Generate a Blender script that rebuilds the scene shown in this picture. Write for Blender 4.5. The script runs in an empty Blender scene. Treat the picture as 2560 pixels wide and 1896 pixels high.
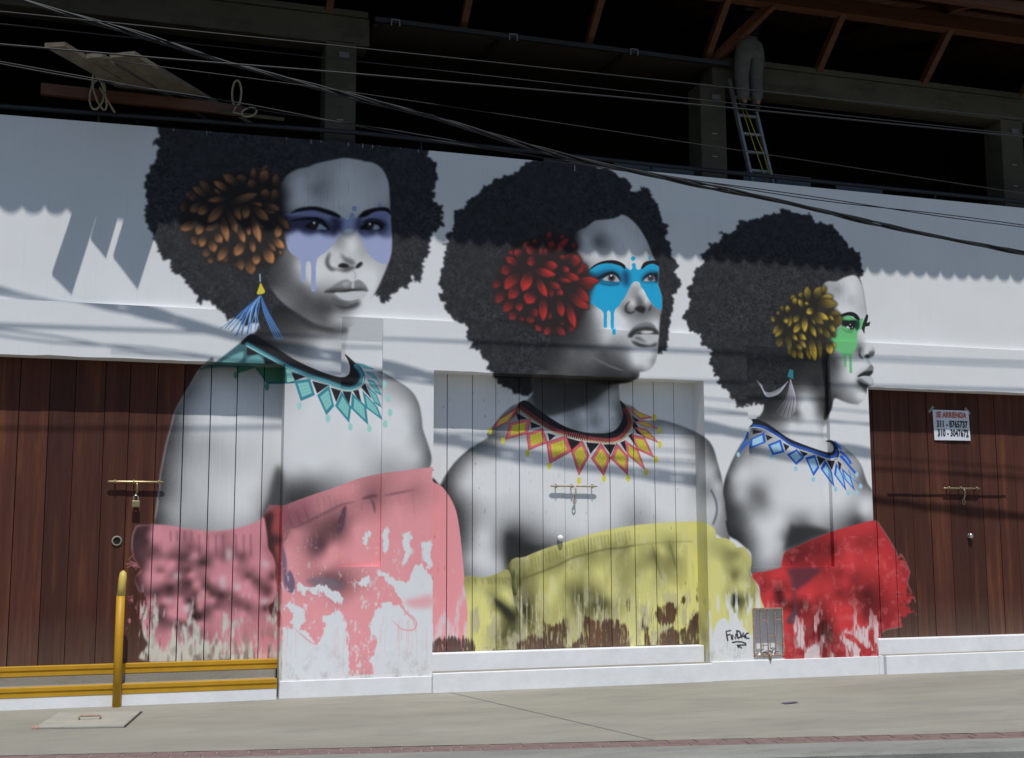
import bpy, math, random
import numpy as np
from mathutils import Vector, Matrix

# ------------------------------------------------------------------ camera, sky, sun, exposure
scene = bpy.context.scene
FPX, PSI, TH, ROLL = 3080.74, math.radians(17.3152), math.radians(7.361), math.radians(-0.1588)   # focal length on a 2560 px wide frame, heading, pitch, roll
CAM = np.array([0.0, -12.4764, 1.55])
_F = np.array([math.sin(PSI)*math.cos(TH), math.cos(PSI)*math.cos(TH), math.sin(TH)])
_R = np.array([math.cos(PSI), -math.sin(PSI), 0.0]); _U = np.cross(_R, _F)
_c, _s = math.cos(ROLL), math.sin(ROLL)
camd = bpy.data.cameras.new('camera'); cam = bpy.data.objects.new('camera', camd); scene.collection.objects.link(cam)
camd.sensor_width = 36.0; camd.lens = 36.0*FPX/2560.0; camd.clip_end = 500.0; camd.clip_start = 0.05
Rr, Ur = _c*_R+_s*_U, _c*_U-_s*_R
m = Matrix.Identity(4)
for i in range(3): m[i][0], m[i][1], m[i][2], m[i][3] = Rr[i], Ur[i], -_F[i], CAM[i]
cam.matrix_world = m; scene.camera = cam
SUN = Vector((0.12, 1.0, -2.3)).normalized()          # direction the light travels
world = bpy.data.worlds.new('World'); scene.world = world; world.use_nodes = True
wn = world.node_tree.nodes; wl = world.node_tree.links; wn.clear()
sky = wn.new('ShaderNodeTexSky'); sky.sky_type = 'NISHITA'; sky.sun_disc = False; sky.ozone_density = 3.0; sky.dust_density = .4
sky.sun_elevation = math.asin(-SUN.z); sky.sun_rotation = math.atan2(-SUN.x, -SUN.y)
bg = wn.new('ShaderNodeBackground'); bg.inputs['Strength'].default_value = 0.085
wo = wn.new('ShaderNodeOutputWorld'); wl.new(sky.outputs[0], bg.inputs[0]); wl.new(bg.outputs[0], wo.inputs[0])
sd = bpy.data.lights.new('sun', 'SUN'); sd.energy = 3.75; sd.angle = math.radians(0.53); sd.color = (1.0, 0.985, 0.955)
sun = bpy.data.objects.new('sun', sd); scene.collection.objects.link(sun); sun.rotation_euler = SUN.to_track_quat('-Z', 'Y').to_euler(); sun.location = (0, -6, 14)
scene.view_settings.view_transform = 'Standard'; scene.view_settings.look = 'None'; scene.view_settings.exposure = 0.0; scene.view_settings.gamma = 1.0
scene.view_settings.use_curve_mapping = False
scene.render.engine = 'CYCLES'; scene.cycles.max_bounces = 6; scene.cycles.diffuse_bounces = 4; scene.cycles.use_denoising = True

# ------------------------------------------------------------------ image pixels <-> facade, cast through the scene camera
def image_to_facade(q, y=0.0):
    q = np.asarray(q, float); x = q[..., 0]-1280; v = q[..., 1]-948
    xx = _c*x+_s*v; yy = -_s*x+_c*v
    d = _F+np.multiply.outer(xx/FPX, _R)-np.multiply.outer(yy/FPX, _U)
    t = (y-CAM[1])/d[..., 1]
    return CAM+d*t[..., None]
def facade_to_image(P):
    d = np.asarray(P, float)-CAM; z = d@_F; x = FPX*(d@_R)/z; y = -FPX*(d@_U)/z
    return np.stack([1280+_c*x-_s*y, 948+_s*x+_c*y], -1)
def on(px, py, y): return Vector(image_to_facade(np.array([px, py], float), y))

# ------------------------------------------------------------------ brushes
class Painter:
    """Raster painter: soft stencils, strokes and tone fields on a wall-sized canvas (sRGB values 0-255)."""
    def __init__(s, W, H, T, k):
        s.W, s.H, s.T, s.k = W, H, T, k          # T: image pixels -> canvas pixels, k: canvas pixels per image pixel
        s.rgb = np.full((H, W, 3), 205.0, np.float32)
        s.rng = np.random.default_rng(7)
        s._n = {}
    def noise(s, cell, seed=0, sx=1.0, sy=1.0):
        key = (cell, seed, sx, sy)
        if key not in s._n:
            r = np.random.default_rng(1000 + seed)
            out = np.zeros((s.H, s.W), np.float32); amp = 1.0; tot = 0.0; c = cell * s.k
            for o in range(3):
                cx, cy = max(c*sx, 1.0), max(c*sy, 1.0)
                g = r.random((int(s.H/cy)+3, int(s.W/cx)+3)).astype(np.float32)
                yy = np.arange(s.H)/cy; xx = np.arange(s.W)/cx
                y0 = yy.astype(int); x0 = xx.astype(int); fy = (yy-y0)[:, None].astype(np.float32); fx = (xx-x0)[None, :].astype(np.float32)
                fy = fy*fy*(3-2*fy); fx = fx*fx*(3-2*fx)
                a = g[y0][:, x0]; b = g[y0][:, x0+1]; c2 = g[y0+1][:, x0]; d = g[y0+1][:, x0+1]
                out += amp*((a*(1-fx)+b*fx)*(1-fy)+(c2*(1-fx)+d*fx)*fy); tot += amp; amp *= 0.5; c *= 0.5
            s._n[key] = out/tot
        return s._n[key]
    @staticmethod
    def spline(p, closed=True, n=6):
        p = np.asarray(p, float); m = len(p)
        if m < 3: return p
        if closed: q = np.concatenate([p[-1:], p, p[:2]])
        else: q = np.concatenate([2*p[:1]-p[1:2], p, 2*p[-1:]-p[-2:-1]])
        t = np.linspace(0, 1, n, endpoint=False)[:, None]
        out = []
        for i in range(m if closed else m-1):
            a, b, c, d = q[i], q[i+1], q[i+2], q[i+3]
            out.append(0.5*((2*b)+(-a+c)*t+(2*a-5*b+4*c-d)*t*t+(-a+3*b-3*c+d)*t**3))
        if not closed: out.append(p[-1:])
        return np.concatenate(out)
    @staticmethod
    def box(a, r):
        for ax in (0, 1):
            n = a.shape[ax]; w = int(2*r+1)
            p = [(0, 0), (0, 0)]; p[ax] = (r+1, r)
            c = np.cumsum(np.pad(a, p, mode='edge'), axis=ax, dtype=np.float64)
            a = (np.take(c, range(w, w+n), ax)-np.take(c, range(0, n), ax))/w
        return a
    def blur(s, a, sig):
        if sig < 0.35: return a
        r = int(round(sig*0.9)); 
        if r < 1:
            w = sig*0.4
            p = np.pad(a, 1, mode='edge')
            return (1-w)*a + w*0.25*(p[:-2, 1:-1]+p[2:, 1:-1]+p[1:-1, :-2]+p[1:-1, 2:])
        for _ in range(3): a = s.box(a, r)
        return a
    def mask_px(s, P, sig=0.0):
        """anti-aliased polygon mask, P in canvas pixels -> (mask, slices)"""
        pad = int(3*sig)+2
        x0 = max(int(P[:, 0].min())-pad, 0); x1 = min(int(P[:, 0].max())+pad+1, s.W)
        y0 = max(int(P[:, 1].min())-pad, 0); y1 = min(int(P[:, 1].max())+pad+1, s.H)
        if x1 <= x0 or y1 <= y0: return None
        S = 3
        w, h = (x1-x0)*S, (y1-y0)*S
        m = np.zeros((h, w), bool); X = np.arange(w)+0.5
        Q = (P-[x0, y0])*S
        for a, b in zip(Q, np.roll(Q, -1, 0)):
            if a[1] == b[1]: continue
            if a[1] > b[1]: a, b = b, a
            r0 = max(int(np.ceil(a[1]-0.5)), 0); r1 = min(int(np.ceil(b[1]-0.5)), h)
            if r1 <= r0: continue
            yy = np.arange(r0, r1)+0.5
            xi = a[0]+(yy-a[1])*(b[0]-a[0])/(b[1]-a[1])
            m[r0:r1] ^= X[None, :] < xi[:, None]
        mm = m.reshape(y1-y0, S, x1-x0, S).mean((1, 3)).astype(np.float32)
        if sig > 0: mm = s.blur(mm, sig).astype(np.float32)
        return mm, (slice(y0, y1), slice(x0, x1))
    def mask(s, pts, blur=0.0, smooth=True, jag=0.0, n=6):
        p = s.spline(pts, True, n) if smooth else np.asarray(pts, float)
        if jag:
            t = np.linspace(0, 1, 5, endpoint=False)
            q = np.concatenate([a+(b-a)*t[:, None] for a, b in zip(p, np.roll(p, -1, 0))])
            d = np.roll(q, -1, 0)-np.roll(q, 1, 0); nn = np.stack([d[:, 1], -d[:, 0]], 1)/(np.hypot(*d.T)[:, None]+1e-6)
            r0 = s.rng.normal(0, 1, len(q)); r = sum(np.roll(r0, k) for k in range(-4, 5))/3.0; r1 = s.rng.normal(0, 1, len(q)); r = r*.95+(r1+np.roll(r1, 1)+np.roll(r1, -1))*.22
            p = q+nn*r[:, None]*jag
        return s.mask_px(s.T(p), blur*s.k)
    def put(s, mk, col, alpha=1.0, clip=None):
        if mk is None: return
        m, sl = mk; m = m*alpha
        if clip is not None: m = m*clip[sl]
        m = m[..., None]; c = np.asarray(col, np.float32)
        if c.ndim == 3 and c.shape[:2] == (s.H, s.W): c = c[sl]
        s.rgb[sl] = s.rgb[sl]*(1-m)+c*m
    def fill(s, pts, col, blur=0.0, alpha=1.0, clip=None, smooth=True, jag=0.0, n=6):
        s.put(s.mask(pts, blur, smooth, jag, n), col if np.ndim(col) else (col,)*3, alpha, clip)
    def full(s, mk):
        z = np.zeros((s.H, s.W), np.float32)
        if mk is not None: z[mk[1]] = mk[0]
        return z
    def line(s, pts, w, col, blur=0.0, alpha=1.0, clip=None, smooth=True, taper=False):
        p = s.spline(pts, False, 6) if smooth and len(pts) > 2 else np.asarray(pts, float)
        d = np.gradient(p, axis=0); nn = np.stack([d[:, 1], -d[:, 0]], 1)/(np.hypot(*d.T)[:, None]+1e-6)
        t = np.linspace(0, 1, len(p))
        if np.ndim(w): ww = np.interp(t, np.linspace(0, 1, len(w)), w)
        else: ww = np.full(len(p), float(w))
        if taper: ww = ww*np.sin(np.pi*np.clip(t*0.96+0.02, 0, 1))**0.6
        o = np.concatenate([p+nn*ww[:, None]/2, (p-nn*ww[:, None]/2)[::-1]])
        s.put(s.mask_px(s.T(o), blur*s.k), col if np.ndim(col) else (col,)*3, alpha, clip)
    def dot(s, x, y, r, col, blur=0.0, alpha=1.0, clip=None, ry=None):
        a = np.linspace(0, 2*np.pi, 20, endpoint=False); ry = r if ry is None else ry
        s.put(s.mask_px(s.T(np.stack([x+r*np.cos(a), y+ry*np.sin(a)], 1)), blur*s.k), col if np.ndim(col) else (col,)*3, alpha, clip)
    def tones(s, mk, pts, tint=(1, 1, 1), soft=6.0, grain=4.0):
        """smooth grey field through (x, y, tone) samples, laid inside a mask"""
        if mk is None: return
        m, sl = mk; a = np.asarray(pts, float); P = s.T(a[:, :2]); v = a[:, 2]
        n = len(v); K = np.hypot(P[:, None, 0]-P[None, :, 0], P[:, None, 1]-P[None, :, 1])+np.eye(n)*3.0
        A = np.zeros((n+1, n+1)); A[:n, :n] = K; A[:n, n] = 1; A[n, :n] = 1
        w = np.linalg.solve(A, np.append(v, 0))
        ys = np.arange(sl[0].start, sl[0].stop+4, 4); xs = np.arange(sl[1].start, sl[1].stop+4, 4)
        g = np.full((len(ys), len(xs)), w[n])
        for (px, py), wi in zip(P, w[:n]): g += wi*np.hypot(xs[None, :]-px, ys[:, None]-py)
        fy = (np.arange(sl[0].start, sl[0].stop)-ys[0])/4; fx = (np.arange(sl[1].start, sl[1].stop)-xs[0])/4
        y0 = np.minimum(fy.astype(int), len(ys)-2); x0 = np.minimum(fx.astype(int), len(xs)-2); fy = (fy-y0)[:, None]; fx = (fx-x0)[None, :]
        u = (g[y0][:, x0]*(1-fx)+g[y0][:, x0+1]*fx)*(1-fy)+(g[y0+1][:, x0]*(1-fx)+g[y0+1][:, x0+1]*fx)*fy
        u = np.clip(s.blur(u, soft*s.k), 8, 206)
        u = u+s.rng.normal(0, grain, u.shape)*np.clip((205-u)/80, 0, 1)
        c = u[..., None]*np.asarray(tint)
        mm = m[..., None]; s.rgb[sl] = s.rgb[sl]*(1-mm)+c*mm
    def petal(s, b, t, w, col, br, dark):
        b = np.asarray(b, float); t = np.asarray(t, float); d = t-b; L = np.hypot(*d); e = d/L; nrm = np.array([-e[1], e[0]])
        u = np.array([0, .12, .35, .6, .8, .93, 1.0, .93, .8, .6, .35, .12]); v = np.array([.05, .26, .42, .46, .36, .17, 0, -.17, -.36, -.46, -.42, -.26])*.94
        pts = b+e*(u*L)[:, None]+nrm*(v*w)[:, None]
        big = b+e*((u-.5)*1.12*L+.5*L)[:, None]+nrm*(v*w*1.3)[:, None]
        s.fill(big, dark, blur=2.2, alpha=.85)
        mk = s.mask(pts, blur=.8)
        if mk is None: return
        m, sl = mk
        B = s.T(b[None])[0]; E = s.T(t[None])[0]-B; l2 = E@E
        yy, xx = np.mgrid[sl]; 
        uu = ((xx-B[0])*E[0]+(yy-B[1])*E[1])/l2; vv = ((xx-B[0])*-E[1]+(yy-B[1])*E[0])/l2/(w/L*.5+1e-6)
        f = np.clip((uu-.05)/.8, 0, 1); f = f*f*(3-2*f)
        f = f*(.55+.45*np.clip(.55-.75*vv, 0, 1.0)); f = np.clip(f, 0, 1)
        rim = np.clip((np.abs(vv)-.55)/.3, 0, 1)*.5*np.clip(uu*1.5, 0, 1)
        f = np.clip(.07+f*br*1.12+rim*br*.8, 0, 1)[..., None]
        c = np.asarray(dark)*(1-f)+np.asarray(col)*f
        s.put((m, sl), 0, 0)
        mm = m[..., None]; s.rgb[sl] = s.rgb[sl]*(1-mm)+c*mm
# ------------------------------------------------------------------ helpers
col = scene.collection
def tag(o, label=None, cat=None, group=None, kind=None):
    if label: o['label'] = label
    if cat: o['category'] = cat
    if group: o['group'] = group
    if kind: o['kind'] = kind
    return o
def thing(name, label, cat, loc=(0, 0, 0), group=None):
    o = bpy.data.objects.new(name, None); col.objects.link(o); o.location = loc; o.empty_display_size = .1
    return tag(o, label, cat, group)
class MB:
    def __init__(s): s.v, s.f, s.sm = [], [], False
    def quad(s, a, b, c, d):
        n = len(s.v); s.v += [tuple(a), tuple(b), tuple(c), tuple(d)]; s.f.append((n, n+1, n+2, n+3)); return s
    def box(s, x0, x1, y0, y1, z0, z1):
        n = len(s.v)
        s.v += [(x0, y0, z0), (x1, y0, z0), (x1, y1, z0), (x0, y1, z0), (x0, y0, z1), (x1, y0, z1), (x1, y1, z1), (x0, y1, z1)]
        s.f += [tuple(n+i for i in q) for q in ((0, 3, 2, 1), (4, 5, 6, 7), (0, 1, 5, 4), (1, 2, 6, 5), (2, 3, 7, 6), (3, 0, 4, 7))]; return s
    def bar(s, a, b, w, h=None, up=(0, 0, 1)):
        a = Vector(a); b = Vector(b); h = h or w; e = (b-a).normalized(); up = Vector(up)
        if abs(e.dot(up)) > .98: up = Vector((0, 1, 0))
        r = e.cross(up).normalized(); u = r.cross(e).normalized(); n = len(s.v)
        for p in (a, b):
            for i, j in ((-1, -1), (1, -1), (1, 1), (-1, 1)): s.v.append(tuple(p+r*(i*w/2)+u*(j*h/2)))
        s.f += [tuple(n+i for i in q) for q in ((3, 2, 1, 0), (4, 5, 6, 7), (0, 1, 5, 4), (1, 2, 6, 5), (2, 3, 7, 6), (3, 0, 4, 7))]; return s
    def tube(s, pts, r, n=8, cap=True):
        P = [Vector(p) for p in pts]; k = len(s.v); R = r if np.ndim(r) else [r]*len(P); up = None
        for i, p in enumerate(P):
            e = (P[min(i+1, len(P)-1)]-P[max(i-1, 0)]).normalized()
            if up is None: up = Vector((0, 0, 1)) if abs(e.z) < .9 else Vector((0, 1, 0))
            u = e.cross(up).normalized(); w = u.cross(e).normalized(); up = w
            for j in range(n):
                a = 2*math.pi*j/n; s.v.append(tuple(p+u*(math.cos(a)*R[i])+w*(math.sin(a)*R[i])))
        for i in range(len(P)-1):
            for j in range(n): s.f.append((k+i*n+j, k+i*n+(j+1) % n, k+(i+1)*n+(j+1) % n, k+(i+1)*n+j))
        if cap: s.f += [tuple(k+j for j in range(n))[::-1], tuple(k+(len(P)-1)*n+j for j in range(n))]
        s.sm = True; return s
    def lathe(s, prof, c=(0, 0, 0), n=20):
        k = len(s.v)
        for r, z in prof:
            for j in range(n): a = 2*math.pi*j/n; s.v.append((c[0]+r*math.cos(a), c[1]+r*math.sin(a), c[2]+z))
        for i in range(len(prof)-1):
            for j in range(n): s.f.append((k+i*n+j, k+i*n+(j+1) % n, k+(i+1)*n+(j+1) % n, k+(i+1)*n+j))
        s.sm = True; return s
    def build(s, name, mat, parent=None, bevel=0.0, local=True):
        me = bpy.data.meshes.new(name); me.from_pydata(s.v, [], s.f); me.update()
        if s.sm: me.polygons.foreach_set('use_smooth', [len(p.vertices) == 4 for p in me.polygons])
        me.materials.append(mat); o = bpy.data.objects.new(name, me); col.objects.link(o)
        if bevel:
            b = o.modifiers.new('bevel', 'BEVEL'); b.width = bevel; b.segments = 2; b.limit_method = 'ANGLE'
        if parent:
            o.parent = parent
            if local:
                par = parent; off = Vector((0, 0, 0))
                while par: off += par.location; par = par.parent
                for v in me.vertices: v.co -= off          # verts were given in world space
        return o
def struct(o): o['kind'] = 'structure'; return o

def N(mat): return mat.node_tree.nodes, mat.node_tree.links
def new_mat(name, rough=.8, spec=.3):
    m = bpy.data.materials.new(name); m.use_nodes = True; b = m.node_tree.nodes['Principled BSDF']
    b.inputs['Roughness'].default_value = rough; b.inputs['Specular IOR Level'].default_value = spec
    return m, b
def ramp(n, stops, interp='LINEAR'):
    r = n.new('ShaderNodeValToRGB'); r.color_ramp.interpolation = interp
    while len(r.color_ramp.elements) < len(stops): r.color_ramp.elements.new(.5)
    for e, (p, c) in zip(r.color_ramp.elements, stops): e.position = p; e.color = (*c, 1) if len(c) == 3 else c
    return r
def noise(n, l, scale, detail=5, rough=.6, vec=None, sc=None, coord='Object'):
    t = n.new('ShaderNodeTexNoise'); t.inputs['Scale'].default_value = scale; t.inputs['Detail'].default_value = detail; t.inputs['Roughness'].default_value = rough
    if vec is None:
        tc = n.new('ShaderNodeTexCoord'); vec = tc.outputs[coord]
    if sc:
        mp = n.new('ShaderNodeMapping'); mp.inputs['Scale'].default_value = sc; l.new(vec, mp.inputs[0]); vec = mp.outputs[0]
    l.new(vec, t.inputs['Vector']); return t
def worldpos(n): return n.new('ShaderNodeNewGeometry').outputs['Position']
def mix(n, l, fac, a, b, mode='MIX'):
    x = n.new('ShaderNodeMix'); x.data_type = 'RGBA'; x.blend_type = mode
    for i, v in (('Factor', fac), ('A', a), ('B', b)):
        s = [k for k in x.inputs if k.name == i and (k.type == 'RGBA' if i != 'Factor' else k.type == 'VALUE')][0]
        if hasattr(v, 'links') or hasattr(v, 'is_linked'): l.new(v, s)
        else: s.default_value = v if i == 'Factor' else (*v, 1) if len(v) == 3 else v
    return [k for k in x.outputs if k.type == 'RGBA'][0]
def math_(n, l, op, a, b=None):
    x = n.new('ShaderNodeMath'); x.operation = op
    for i, v in enumerate((a, b)):
        if v is None: continue
        if hasattr(v, 'is_linked'): l.new(v, x.inputs[i])
        else: x.inputs[i].default_value = v
    return x.outputs[0]
def bump(n, l, b, h, strength, dist=.01):
    x = n.new('ShaderNodeBump'); x.inputs['Strength'].default_value = strength; x.inputs['Distance'].default_value = dist
    l.new(h, x.inputs['Height']); l.new(x.outputs[0], b.inputs['Normal'])
def simple(name, c1, c2, scale=6.0, rough=.8, spec=.3, bmp=.15, sc=None, metal=0.0, detail=6):
    m, b = new_mat(name, rough, spec); n, l = N(m)
    t = noise(n, l, scale, detail, .65, vec=worldpos(n), sc=sc); r = ramp(n, [(.3, c1), (.72, c2)]); l.new(t.outputs[0], r.inputs[0]); l.new(r.outputs[0], b.inputs['Base Color'])
    b.inputs['Metallic'].default_value = metal
    if bmp:
        t2 = noise(n, l, scale*6, 4, .7, vec=worldpos(n), sc=sc); bump(n, l, b, t2.outputs[0], bmp, .004)
    return m

# ------------------------------------------------------------------ what is painted

def Z(x0, y0, sc):
    def f(*v):
        a = np.array(v[0] if len(v) == 1 and np.ndim(v[0]) == 1 and len(v[0]) > 3 else v, float).reshape(-1, 2) if True else None
        return a/sc+[x0, y0]
    f.sc = sc
    return f
def Q(fr, s):
    """points 'x,y x,y' in an enlarged image crop -> image pixels"""
    a = np.array([[float(c) for c in t.split(',')] for t in s.split()])
    a[:, :2] = a[:, :2]/fr[2]+[fr[0], fr[1]]
    return a
def J(*parts): return np.concatenate(parts)
FA = (640, 380, 5.5075); FB = (640, 600, 5.5075); FC = (420, 400, 5.5075); FD = (340, 300, 5.5075); FE = (360, 560, 5.5075)  # image crops: left, top, enlargement; outlines are read in their pixels
FF = (740, 300, 5.5075); FG = (860, 520, 5.5075); FH = (500, 800, 3.672); FJ = (280, 880, 4.589); FK = (280, 1240, 4.589); FL = (660, 1120, 3.934); FM = (650, 1300, 2.7714)
A2 = (1400, 520, 6.884); B2 = (1400, 720, 6.884); C2 = (1200, 550, 5.5075); O2 = (1080, 380, 3.442); P2 = (1080, 700, 3.442); N2 = (1200, 960, 4.2365); Q2 = (1060, 1050, 2.7538); R2 = (1250, 1300, 2.7714)
A3 = (1680, 500, 3.934); B3 = (1720, 680, 4.2365); C3 = (1900, 690, 6.884); D3 = (2040, 740, 11.015); E3 = (2040, 860, 11.015); F3 = (1780, 1000, 5.0068); G3 = (1780, 1200, 4.0796); S3 = (1860, 1300, 2.7714); X3 = (1800, 1480, 11.015)
INK = (38, 37, 40)

def hair(p, pts, seed):
    mk = p.mask(pts, blur=.9, jag=2.3, n=4)
    m, sl = mk
    n1 = p.noise(5, seed)[sl]; n2 = p.noise(60, seed+1)[sl]; n3 = p.noise(2.6, seed+2)[sl]; n4 = p.noise(14, seed+3)[sl]
    t = 43+(n1-.5)*34*(.35+1.2*np.clip(n2*1.6-.4, 0, 1))+np.clip((n3-.62)*5, 0, 1)*20*np.clip((n4-.42)*4, 0, 1)+(n4-.5)*12; t = np.clip(t, 30, 90)
    c = np.stack([t*.99, t*1.0, t*1.07], -1)
    mm = m[..., None]; p.rgb[sl] = p.rgb[sl]*(1-mm)+c*mm

def flower(p, fr, blob, s, col, dark):
    p.fill(Q(fr, blob), dark, blur=5, alpha=.9)
    for a in Q4(fr, s):
        p.petal(a[0], a[1], a[2], col, a[3], dark)
def Q4(fr, s):
    out = []
    for t in s.split():
        v = [float(c) for c in t.split(',')]
        b = (v[0]/fr[2]+fr[0], v[1]/fr[2]+fr[1]); e = (v[2]/fr[2]+fr[0], v[3]/fr[2]+fr[1])
        out.append((b, e, v[4]/fr[2], v[5]))
    return out
def diamond(p, fr, s, edge, fillc, w=2.6, net=None):
    q = Q(fr, s); p.fill(q, edge, smooth=False, blur=.4)
    c = q.mean(0); r = c+(q-c)*.68
    p.fill(r, fillc, smooth=False, blur=.5)
    if net is not None:
        for i in (.25, .5, .75):
            a, b, d, e = r
            p.line([a+(b-a)*i, e+(d-e)*i], .9, net, alpha=.45, smooth=False, blur=.3); p.line([a+(e-a)*i, b+(d-b)*i], .9, net, alpha=.45, smooth=False, blur=.3)
def bead(p, fr, x, y, rx, ry, col):
    q = Q(fr, '%g,%g' % (x, y))[0]; p.dot(q[0], q[1], rx/fr[2], col, blur=.5, ry=ry/fr[2])

def figure_one(p):
    hair(p, J(Q(FD, '400,-60 340,90 310,180 320,240 235,300 245,335 310,345 320,400 295,450 285,520 235,590 205,660 195,720 130,840 110,920 135,980 145,1080 155,1150 125,1210 140,1280 120,1320 130,1370 160,1420 180,1500'),
        Q(FE, '75,80 140,130 130,190 195,270 185,320 220,400 260,475 340,500 365,550 370,620 400,655 480,720 560,750 600,830 620,875 680,920 730,970 745,1070 780,1085 820,1055 910,1080 960,1130 1010,1175 1065,1200 1110,1270 1160,1325 1240,1310 1500,1420 1900,1500'),
        Q(FB, '700,1180 1300,1000 1640,770'),
        Q(FG, '440,1195 470,1215 500,1260 540,1300 600,1290 640,1240 650,1190 720,1160 800,1105 850,1120 890,1100 890,1040 925,930 945,925 960,980 985,1015 1040,1010 1065,970 1080,850 1105,800 1105,730 1110,700 1160,660 1175,600 1165,540 1160,490 1195,460 1200,370 1230,325 1290,285 1365,260 1375,215 1350,180 1370,130 1335,110'),
        Q(FF, '1990,1335 2025,1270 2020,1220 2030,1190 1950,1150 1900,1100 1905,1060 1920,1030 1890,980 1890,950 1930,870 1945,780 1930,650 1900,570 1820,500 1835,410 1840,250')), 1)
    # neck, chest, arm
    body = J(Q(FE, '1480,1500 1700,1350'), Q(FB, '300,900 700,1050 1100,1180 1265,1210 1245,1400 1225,1560'), Q(FH, '1345,380 1370,480 1640,470 1800,560 1930,650 2000,760 2030,900 2040,1000 2080,1120 2115,1230 2120,1300 2105,1360'),
        Q(FL, '1640,230 1130,300 720,430 450,520 190,620 0,720'), Q(FK, '1740,260 1690,300 1560,350 1380,400 1150,420 900,400 700,365 490,345 500,250 515,150 530,50'),
        Q(FJ, '540,1640 560,1400 600,1180 640,1000 680,860 720,700 790,560 900,380 1010,200 1150,60'), Q(FH, '150,385 370,215'))
    mk = p.mask(body, blur=1.0, n=4)
    p.tones(mk, J(Q(FJ, '725,760,70 640,1050,60 570,1400,60 535,1640,55 800,620,120 900,450,110 1010,250,120 850,760,150 1000,600,180 1300,500,200 1600,600,195 1900,600,185 780,950,110 1000,900,190 1300,850,205 1100,1000,165 900,1100,150 720,1200,110 640,1400,95 850,1400,165 1200,1150,170 1350,1350,185 1550,1200,190 1650,1500,205 1850,1150,195 1100,350,170'),
        Q(FK, '600,100,120 700,200,150 1000,100,175 1300,200,190 1550,150,200 540,250,70 700,320,135 1000,360,145 1400,350,170'),
        Q(FH, '900,1000,205 1100,1100,205 1500,1100,195 1900,1000,205 1900,800,190 1970,880,150 2030,1000,110 1990,760,110 1930,650,120 1800,560,140 2000,1250,190 2095,1250,90 1700,1350,160 800,1500,110 850,1390,190 1000,1540,80 1150,1500,130 820,1640,55 1400,1350,205 1050,1350,203 850,1200,205 600,200,62 560,60,45 750,150,75 900,120,80 1050,150,130 1100,250,200 1000,280,160 1150,180,180 1250,120,150 1200,80,75 1340,150,185 900,300,130 1050,400,195 1250,400,205 1320,500,205 800,330,140 650,280,80 1340,300,165')), soft=8)
    p.fill(J(Q(FJ, '1905,1300 1960,1420 1975,1640'), Q(FK, '1965,150 1850,190 1740,240 1715,230 1760,100 1800,10'), Q(FJ, '1850,1450')), 72, blur=5, alpha=.95)
    p.line(Q(FH, '1640,470 1800,560 1930,650 2000,760 2030,900 2040,1000 2080,1120 2115,1230 2120,1300 2105,1350'), 2.0, 60, blur=1.2, alpha=.8)
    # face
    face = J(Q(FA, '330,520 370,400 430,320 520,260 600,230 720,205 830,160 960,130 1080,105 1200,85 1300,90 1420,110 1500,130 1600,145 1700,200 1760,270 1800,350 1830,450 1840,600 1850,800 1855,1000 1870,1200 1862,1380'),
        Q(FB, '1820,330 1760,480 1680,660 1600,800 1540,920 1500,1010 1440,1090 1380,1150 1300,1195 1200,1212 1050,1210 900,1185 750,1120 600,1030 450,930 330,830 240,720 180,620 165,500 200,350 300,200 330,-40'))
    mk = p.mask(face, blur=1.6, n=4)
    p.tones(mk, J(Q(FA, '330,560,45 360,430,90 450,450,150 600,400,195 550,600,195 480,700,165 400,620,80 340,760,50 820,520,140 920,440,150 800,350,175 1200,250,200 1200,500,202 1500,600,195 1650,350,175 1750,400,185 1800,700,175 1835,800,140 700,680,200 1100,700,203 1500,720,203 1280,1120,205 1280,1300,205 1165,1170,130 1190,1310,165 1340,1250,203 1395,1150,150 1440,1350,165 1420,1480,185 1100,1400,195 1120,1450,190 1150,200,185 700,250,165 350,900,60 400,1100,75 450,1300,110'),
        Q(FB, '500,300,120 580,350,175 480,450,105 350,350,75 300,500,68 230,600,60 400,650,88 720,420,200 720,560,190 650,650,105 550,750,92 700,800,82 880,700,140 900,450,205 1100,480,205 900,850,75 1050,850,95 1000,950,70 700,950,82 550,980,95 1200,960,105 1400,960,190 1500,850,205 1650,600,205 1600,450,205 1750,450,180 1500,1000,205 1350,1100,205 1150,1100,180 1050,1080,140 900,1060,85 800,1100,105 1000,1150,115 1150,1190,120 1320,1180,185 260,740,110 400,880,115 1700,620,170')), soft=6)
    p.fill(Q(FB, '560,1050 750,1145 950,1215 1150,1235 1265,1225 1180,1290 950,1260 700,1180'), 42, blur=4, alpha=.75)
    # painted band across the eyes
    PUR = (146, 154, 187)
    clip = p.full(mk)
    mskp = J(Q(FA, '360,880 480,845 600,800 800,775 1000,820 1150,880 1220,915 1255,935 1285,905 1290,860 1320,835 1355,860 1350,900 1370,922 1410,905 1440,860 1550,800 1720,775 1870,820 1890,1150 1890,1300 1860,1450 1815,1535 1740,1540 1650,1500 1560,1420 1500,1330 1440,1200 1380,1100 1330,1065 1260,1060 1210,1080 1150,1150 1060,1280 960,1380 870,1440 838,1490 828,1560 792,1585 757,1560 750,1520 722,1503 690,1525 685,1570 650,1590 615,1560 610,1500 570,1455 500,1410 440,1330 390,1150'))
    p.fill(mskp, PUR, blur=.5, clip=clip, n=4)
    for x, y1 in ((650, 545), (792, 680)):
        q = Q(FB, '%d,260 %d,%d' % (x, x, y1)); p.line(q, 66/5.5, PUR, smooth=False, blur=.4); p.dot(q[1][0], q[1][1], 33/5.5, PUR, blur=.4)
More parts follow.
